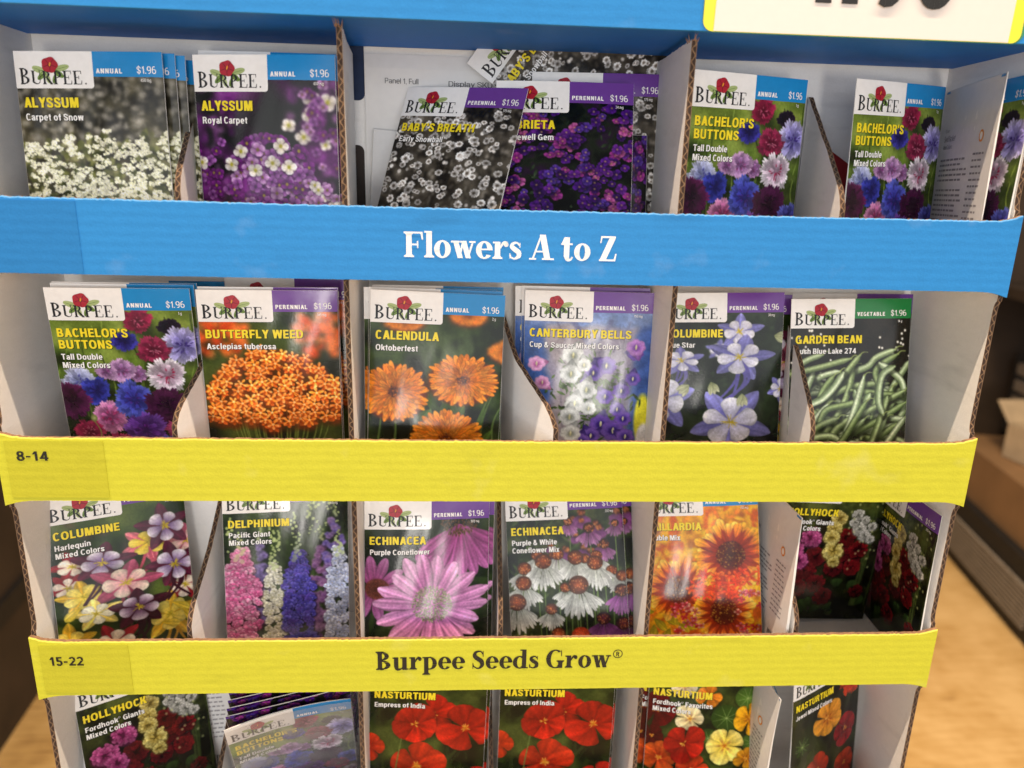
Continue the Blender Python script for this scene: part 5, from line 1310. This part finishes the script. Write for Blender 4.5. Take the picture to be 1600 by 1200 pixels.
def meshes_for(kind, style):
    """the meshes of one kind of packet, built once and shared by its copies"""
    key = (kind, style)
    if key in _kinds: return _kinds[key]
    # envelope: closed sleeve, front and back skins meeting at the edges
    nu, nv = 17, 23
    uu, vv = np.meshgrid(np.linspace(0, 80, nu), np.linspace(0, PHM, nv))
    fr = surf(style, uu, vv, 0); bow, bulge, curl, ph = style
    bk = surf((bow, -bulge * .8 - .0002, curl, ph + 2), uu, vv, -.0004)
    V = np.concatenate([fr.reshape(-1, 3), bk.reshape(-1, 3)]); n = nu * nv; i = np.arange(n).reshape(nv, nu); F = []
    for a in range(nv - 1):
        for c in range(nu - 1):
            F.append((i[a, c], i[a + 1, c], i[a + 1, c + 1], i[a, c + 1])); F.append((n + i[a, c], n + i[a, c + 1], n + i[a + 1, c + 1], n + i[a + 1, c]))
    rim = list(i[0, :]) + list(i[1:, -1]) + list(i[-1, ::-1][1:]) + list(i[::-1, 0][1:-1])
    for a, c in zip(rim, rim[1:] + rim[:1]): F.append((a, c, n + c, n + a))
    me = bpy.data.meshes.new('envelope'); me.from_pydata(V.tolist(), [], [tuple(int(q) for q in f) for f in F]); me.materials.append(M['paper'])
    me.polygons.foreach_set('use_smooth', [len(set(f)) == 4 and k < 2 * (nu - 1) * (nv - 1) for k, f in enumerate(F)]); me.update()
    D = dict(envelope=me)
    if kind in ('back', 'blank'):
        D['printed_back'] = grid_mesh('printed_back', style, .3, 79.7, .3, PHM - .3, 12, 16, .0001, M['back'])
        if kind == 'blank': _kinds[key] = D; return D
        P = []
        P += tline('Flower', 12, 26, 2.2, M['t_grey'], bold=.11); P += tline("Seed Packet", 12, 31.5, 3.6, M['t_grey'], bold=.14, xs=.8); P += tline('Mixed Colors', 12, 36, 2.6, M['t_grey'], bold=.11)
        r = random.Random(5)
        for row in list(range(5)) + list(range(6, 14)):
            u = 11; end = 52 - r.uniform(0, 9)
            while u < end:
                w = r.uniform(2, 6); P.append((np.array([(u, 42 + row * 3), (u + w, 42 + row * 3), (u + w, 43.2 + row * 3), (u, 43.2 + row * 3)]), [(0, 1, 2, 3)], .0003, M['t_grey'])); u += w + 1
        for row in range(11):
            u = 58; end = 73 - r.uniform(0, 5)
            while u < end:
                w = r.uniform(1.5, 4); P.append((np.array([(u, 40 + row * 3.6), (u + w, 40 + row * 3.6), (u + w, 41.1 + row * 3.6), (u, 41.1 + row * 3.6)]), [(0, 1, 2, 3)], .0003, M['t_grey'])); u += w + .9
        P.append(ell(65, 31, 2.6, 3.4, .0003, M['orange'])); P.append(ell(65, 31, 1.6, 2.3, .00034, M['paper']))
        D['back_lettering'] = flat_mesh('back_lettering', style, P)
        P = []; u = 58
        for k in range(19):
            w = r.uniform(.25, .9); P.append((np.array([(u, 92), (u + w, 92), (u + w, 106), (u, 106)]), [(0, 1, 2, 3)], .0003, M['t_black'])); u += w + r.uniform(.25, .6)
        D['barcode'] = flat_mesh('barcode', style, P)
        P = [(np.array([(1, .5), (79, .5), (79, 1.9), (1, 1.9)]), [(0, 1, 2, 3)], .0003, M['hblue'])]
        D['fold_band'] = flat_mesh('fold_band', style, P)
        P = [ell(26, 100, 8, 5, .0003, M['leaf_pale']), ell(24, 101, 5, 4, .00033, M['hblue']), ell(35, 96, 1.2, 4, .00034, M['leaf'], .4)]
        D['watering_can_picture'] = flat_mesh('watering_can_picture', style, P)
        _kinds[key] = D; return D
    pic, word, hink, title, variety, wt, _ = SPEC[kind]
    D['picture'] = grid_mesh('picture', style, .15, 79.85, .15, PHM - .15, NW, NH, .00012, M['pic'], PICTURES[pic]().c)
    D['header_band'] = grid_mesh('header_band', style, 42.4, 79.9, .05, 12.9, 14, 6, .00022, M[hink])
    # logo panel with a rounded corner
    u = np.concatenate([np.linspace(.05, 41, 12), 41 + 1.6 * np.sin(np.linspace(.2, 1.57, 6))]); low = np.where(u < 41, 19.0, 19.0 - 1.6 + 1.6 * np.sqrt(np.clip(1 - ((u - 41) / 1.6) ** 2, 0, 1)))
    V = []; Fq = []; rows = 6
    for j in range(rows): V += [(a, .05 + (b - .05) * j / (rows - 1)) for a, b in zip(u, low)]
    nn = len(u)
    for j in range(rows - 1):
        for k in range(nn - 1): Fq.append((j * nn + k, j * nn + k + 1, (j + 1) * nn + k + 1, (j + 1) * nn + k))
    D['logo_panel'] = flat_mesh('logo_panel', style, [(V, Fq, .00028, M['logo_white'])])
    pl, w = logo_font.line('BURPEE', .045, .84)
    P = polys([([(a * 34.5 / w / 8.3, b) for a, b in p], j) for p, j in pl], .0004, M['t_black'], 2.6, 17.0, 8.3)
    P.append(ell(38.4, 16.6, .45, .45, .0004, M['t_black'], 0, 10))
    D['logo_lettering'] = flat_mesh('logo_lettering', style, P)
    D['flower_emblem'] = flat_mesh('flower_emblem', style, emblem())
    P = tline(word, 44.2, 11.2, 2.5, M['t_white'], bold=.22, width=14.0 if word == 'ANNUAL' else 18.2, space=.14)
    P += tline('$1.96', 66.3, 11.2, 3.7, M['t_white'], bold=.13, width=10.2)
    P += tline(wt, 77.0 - 1.5 * len(wt), 15.4, 1.6, M['t_white'], bold=.13, xs=.85)
    D['price_lettering'] = flat_mesh('price_lettering', style, P)
    P = []; v = 28.9
    for t in title: P += tline(t, 3.4, v, 5.2, M['t_yellow'], bold=.215, xs=1.10, shadow=True); v += 7.0
    D['title_lettering'] = flat_mesh('title_lettering', style, P)
    P = []; v -= .3
    for t in variety: P += tline(t, 3.6, v, 3.5, M['t_white'], bold=.19, xs=1.10, shadow=True); v += 5.1
    D['variety_lettering'] = flat_mesh('variety_lettering', style, P)
    _kinds[key] = D
    return D

def pose(x, y, z, yaw, lean, roll):
    return Matrix.Translation((x, y, z)) @ Matrix.Rotation(math.radians(yaw), 4, 'Z') @ Matrix.Rotation(-math.radians(lean), 4, 'X') @ Matrix.Rotation(math.radians(roll), 4, 'Y')

_protos = {}
def packet(kind, xyz, label, group, style=None):
    style = style or (.0004, .0012, .0006, 1.3)
    key = (kind, style); mat = pose(*xyz)
    if key not in _protos:
        root = empty('seed_packet', mat); made = {}
        for nm, me in meshes_for(kind, style).items():
            o = bpy.data.objects.new(nm, me); COL.objects.link(o)
            o.parent = made['logo_panel'] if nm in ('logo_lettering', 'flower_emblem') else root; made[nm] = o
        _protos[key] = root
    else:
        src = _protos[key]; root = src.copy(); COL.objects.link(root); root.matrix_world = mat
        for ch in list(src.children):
            c = ch.copy(); COL.objects.link(c); c.parent = root
            for g in list(ch.children):
                d = g.copy(); COL.objects.link(d); d.parent = c
    tag(root, label, 'seed packet', group)
    return root

def behind(kind, xyz, offs, name, group, style=None, where=''):
    """further packets of the same stack, each a little behind the last"""
    words = ['second', 'third', 'fourth', 'fifth', 'sixth']
    for k, d in enumerate(offs):
        jt = random.Random(k * 7 + len(name)); j = [jt.uniform(-.0007, .0007), jt.uniform(-.0003, .0005), jt.uniform(-.0003, .0008), jt.uniform(-1.2, 1.2), jt.uniform(-.4, .8), jt.uniform(-.9, .9)]
        p = [a + b + c for a, b, c in zip(xyz, list(d) + [0] * (6 - len(d)), j)]
        packet(kind, p, f'{words[k]} {name} from the front of its stack{where}', group, style)
G = lambda s: s + ' packets in the display'
ST = [(.0004, .0012, .0006, 1.3), (.0008, .0016, .0010, 3.1), (-.0008, .0010, .0016, .4), (.0010, .0020, -.0008, 5.0)]
# ---- top tray
A = (-.2265, .0286, .0943, -3.0, 3.7, -1.12)
packet('alyssum_snow', A, 'white alyssum packet, frontmost of the leftmost stack in the top tray', G('white alyssum'))
behind('alyssum_snow', A, [(.0042, .0036, -.0002), (.0084, .0072, -.0008), (.0122, .0108, -.0022), (.0142, .0142, -.0026)], 'white alyssum packet', G('white alyssum'))
A = (-.134, .0303, .0951, -8.4, .8, -.4)
packet('alyssum_royal', A, 'purple alyssum packet, front one in the top tray', G('purple alyssum'), ST[1])
behind('alyssum_royal', A, [(.0026, .0036, .0002), (-.004, .0085, .0030, 0, 2, 1.6)], 'purple alyssum packet', G('purple alyssum'), ST[1])
packet('baby', (-.0492, .0220, .0957, -26.0, 23.7, 2.44), "leaning grey baby's breath packet with its whole front visible", G("baby's breath"), ST[0])
packet('aubrieta', (.0300, .0165, .0950, -4.4, 17.4, .06), 'front purple aubrieta packet overlapped by the leaning grey packet', G('purple aubrieta'), ST[1])
packet('aubrieta', (.0850, .0500, .1350, 0, 8, -91), 'purple aubrieta packet lying sideways behind the front one', G('purple aubrieta'), ST[1])
packet('baby', (.0553, .0610, .0975, -2.3, 2.5, -.44), "upright baby's breath packet behind the purple aubrieta", G("baby's breath"), ST[0])
packet('baby', (.0900, .0705, .1800, 0, 3, -54), "steeply tilted baby's breath packet against the back of the top tray", G("baby's breath"), ST[0])
packet('blank', (-.0845, .0765, .1352, 0, 0, 94), "pale packet back standing sideways behind the leaning baby's breath packet", 'reversed packets', ST[0])
A = (.1389, .0358, .0948, 17.6, .3, -.3)
packet('bachelor', A, "bachelor's buttons packet right of the tall divider in the top tray", G("bachelor's buttons"), ST[0])
packet('bachelor', (.1405, .0400, .0944, 17.6, .3, -.3), "bachelor's buttons packet showing as a thin blue edge beside the top tray's tall divider", G("bachelor's buttons"), ST[0])
packet('bachelor', (.2378, .0466, .0954, 23.3, 1.4, -1.5), "narrow looking bachelor's buttons packet next to the white packet back", G("bachelor's buttons"), ST[0])
packet('back', (.2735, .0419, .0956, -103.5, -1.4, .4), 'white packet back with grey text standing in the top right corner', 'reversed packets', ST[1])
packet('bachelor', (.2800, .0417, .0956, -92.5, .4, -.3), "bachelor's buttons packet lying along the right wall behind the white packet back", G("bachelor's buttons"), ST[0])
# ---- second tray
A = (-.2230, .0352, -.0318, 2.4, -4.0, -.3)
packet('bachelor', A, "bachelor's buttons packet at the front left of the second tray", G("bachelor's buttons"), ST[0])
behind('bachelor', A, [(.0006, .0036, .0010), (.0010, .0072, .0022), (.0080, .036, -.0012, 0, 5)], "bachelor's buttons packet", G("bachelor's buttons"), ST[0], ' in the second tray')
A = (-.1410, .0395, -.0322, 6.3, -3.4, .12)
packet('butterfly', A, 'front orange butterfly weed packet in the second tray', G('butterfly weed'), ST[0])
behind('butterfly', A, [(.0008, .0038, .0010), (.0045, .026, .0028, -4, 3)], 'orange butterfly weed packet', G('butterfly weed'), ST[0])
A = (-.0427, .0201, -.0310, 4.7, 6.7, 2.2)
packet('calendula', A, 'front orange calendula packet in the second tray', G('calendula'), ST[3])
behind('calendula', A, [(-.0012, .0038, .0006, 0, 0, -.6), (-.0022, .0076, .0016, 0, 0, -1), (.0020, .0114, .0020, 0, 0, -1.4)], 'orange calendula packet', G('calendula'), ST[3])
A = (.0534, .0404, -.0310, -6.9, 2.6, -.6)
packet('canterbury', A, 'front canterbury bells packet in the second tray', G('canterbury bells'), ST[3])
behind('canterbury', A, [(-.0022, .0040, .0014), (-.0048, .0085, .0020)], 'canterbury bells packet', G('canterbury bells'), ST[3])
A = (.1463, .0500, -.0318, -3.8, 5.9, -2.0)
packet('columbine_blue', A, 'front blue and white columbine packet in the second tray', G('blue columbine'), ST[1])
packet('harlequin', (.1505, .0560, -.0328, -3.8, 5.9, 0), 'columbine packet showing as a strip right of the blue and white columbine', G('mixed columbine'), ST[1])
packet('bean', (.2289, .0400, -.0328, -.4, 8.0, -1.4), 'green bean packet with a green header band', 'bean packet', ST[2])
packet('columbine_blue', (.2379, .0600, -.0321, -5.8, 6.9, -1.4), 'purple banded packet hidden behind the green bean packet', G('blue columbine'), ST[1])
# ---- third tray
packet('harlequin', (-.2420, .0315, -.1625, 28.7, 11, 1.0), 'mixed columbine packet turned in the left pocket of the third tray, front one', G('mixed columbine'), ST[0])
packet('harlequin', (-.2450, .0400, -.1618, 27, 10, 0), 'mixed columbine packet just behind the turned front one in the third tray', G('mixed columbine'), ST[0])
A = (-.1419, .0402, -.1620, 9.9, 6.1, 1.3)
packet('delphinium', A, 'delphinium packet with pink, white and violet flower spikes', G('delphinium'), ST[0])
A = (-.0470, .0141, -.1635, 4.0, 9.8, .7)
packet('echinacea', A, 'pink echinacea packet with one large coneflower', G('pink echinacea'), ST[3])
behind('echinacea', A, [(.0030, .0042, .0002)], 'pink echinacea packet', G('pink echinacea'), ST[3])
A = (.0498, .0210, -.1635, -5.2, 18.6, -4.8)
packet('echinmix', A, 'echinacea packet with many white coneflowers, front one', G('white echinacea'), ST[0])
behind('echinmix', A, [(.0050, .0042, .0002, 0, 0, 1.2)], 'echinacea packet with white coneflowers', G('white echinacea'), ST[0])
packet('gaillardia', (.1437, .0300, -.1630, -7.7, 12.2, -5.1), 'red and yellow gaillardia packet in the third tray', 'gaillardia packet', ST[1])
for k, (x, ya, ln, lab) in enumerate([(.1858, -89, -.5, 'white packet back nearest the gaillardia packet'), (.1862, -90, -1, 'white packet back in the middle of the three beside the gaillardia'), (.1866, -91, -1.5, 'white packet back nearest the right low divider in the third tray')]):
    packet('back', (x + .0012 * k, .0450, -.1645, ya, ln, 0), lab, 'reversed packets', ST[1])
packet('hollyhock', (.2377, .0640, -.1625, 3.0, 0, 3.3), 'hollyhock packet standing at the back right of the third tray', G('hollyhock'), ST[0])
packet('hollyhock', (.2785, .0410, -.1625, -94.2, -.7, -.7), 'hollyhock packet lying along the right wall of the third tray', G('hollyhock'), ST[0])
# ---- bottom tray
packet('hollyhock', (-.2377, .0338, -.2956, 31.4, 10.0, -1.0), 'hollyhock packet tilted in the left pocket of the bottom tray', G('hollyhock'), ST[0])
packet('back', (-.2425, .0386, -.2946, 30, 10, -1), 'packet back with barcode peeking out left behind the bottom hollyhock', 'reversed packets', ST[1])
packet('hollyhock', (-.2480, .0430, -.2950, 30, 10, -1), 'hollyhock packet with only a purple corner showing at far left of the bottom tray', G('hollyhock'), ST[0])
packet('back', (-.2300, .0620, -.2950, 3, 3, 0), 'packet back with barcode showing right of the bottom hollyhock', 'reversed packets', ST[1])
A = (-.1430, .0573, -.2976, 17.4, -23.0, -4.2)
slump = packet('bachelor', A, "bachelor's buttons packet slumping forward under a grey haze in the bottom tray", G("bachelor's buttons"), (-.0035, .0012, .0006, 1.3))
fo = bpy.data.objects.new('clear_film', grid_mesh('clear_film', (-.0035, .0022, .0006, 2.6), -.5, 80.5, 1, 112, 26, 36, .0016, M['film'])); COL.objects.link(fo); fo.parent = slump  # thin grey see-through layer added to haze the packet front
bpy.context.view_layer.update()
for k in range(5):
    p = pose(-.1430 + .0004 * k, .0573 + .0035 * (k + 1), -.2976 + .0036 * (k + 1), 17.4, -23.0, -4.2 - .3 * k)
    q = packet('aubrieta', (0, 0, 0, 0, 0, 0), f'{["first", "second", "third", "fourth", "fifth"][k]} dark upside-down packet in the pile behind the slumping packet', 'dark packets piled behind the slumping one', ST[1])
    q.matrix_world = p @ Matrix.Translation((0, 0, PH)) @ Matrix.Rotation(math.pi, 4, 'Y')
packet('nast_empress', (-.0491, .0206, -.2802, -1.0, 2.9, 1.7), 'left one of the two scarlet nasturtium packets', G('scarlet nasturtium'), ST[0])
packet('nast_empress', (.0412, .0223, -.2805, -.5, 2.7, .8), 'right one of the two scarlet nasturtium packets', G('scarlet nasturtium'), ST[0])
packet('nast_empress', (-.0465, .0250, -.2802, -1.0, 2.9, 1.7), 'scarlet nasturtium packet hidden behind the left scarlet one', G('scarlet nasturtium'), ST[0])
packet('nast_empress', (.0436, .0267, -.2805, -.5, 2.7, .8), 'scarlet nasturtium packet hidden behind the right scarlet one', G('scarlet nasturtium'), ST[0])
packet('nast_ford', (.1476, .0228, -.2899, -6.8, 7.7, .7), 'mixed nasturtium packet with yellow, cream and red flowers', G('mixed nasturtium'), ST[1])
packet('nast_ford', (.1420, .0280, -.2899, -6.8, 7.7, -.6), 'mixed nasturtium packet just behind the yellow and red one', G('mixed nasturtium'), ST[1])
packet('back', (.1862, .0440, -.2900, -97, -2, 3), 'crumpled packet back wedged beside the bottom right low divider', 'reversed packets', (.006, .0012, .004, 2.0))
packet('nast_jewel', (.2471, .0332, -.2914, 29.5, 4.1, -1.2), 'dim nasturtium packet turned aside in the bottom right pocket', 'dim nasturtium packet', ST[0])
# ---- loose planogram sheet against the back of the middle bay
sh = MB(); n = 14
for i in range(n):
    xa, xb = -.0868 + .164 * i / n, -.0868 + .164 * (i + 1) / n
    for z0, z1, y0, y1 in ((.098, .2105, .0812, .0806), (.2105, .2185, .0806, .0815)):
        sh.face([(xa, y0, z0), (xb, y0, z0), (xb, y1, z1), (xa, y1, z1)], M['sheet'])
so = tag(sh.build('printed_sheet'), 'plain white instruction sheet with two small lines of print', 'paper')
v, f, ks = sans('Panel 1, Full', .11)
b = MB(); b.faces([(-.0745 + a * .0203 / v[:, 0].max(), .0800 - .00003 * j, .2018 + c * .0030) for (a, c), j in zip(v, ks)], f, M['print_grey'])
v, f, ks = sans('Display SKU', .11); b.faces([(-.0357 + a * .0268 / v[:, 0].max(), .0800 - .00003 * j, .2012 + c * .0030) for (a, c), j in zip(v, ks)], f, M['print_grey'])
b.build('sheet_lettering', so)
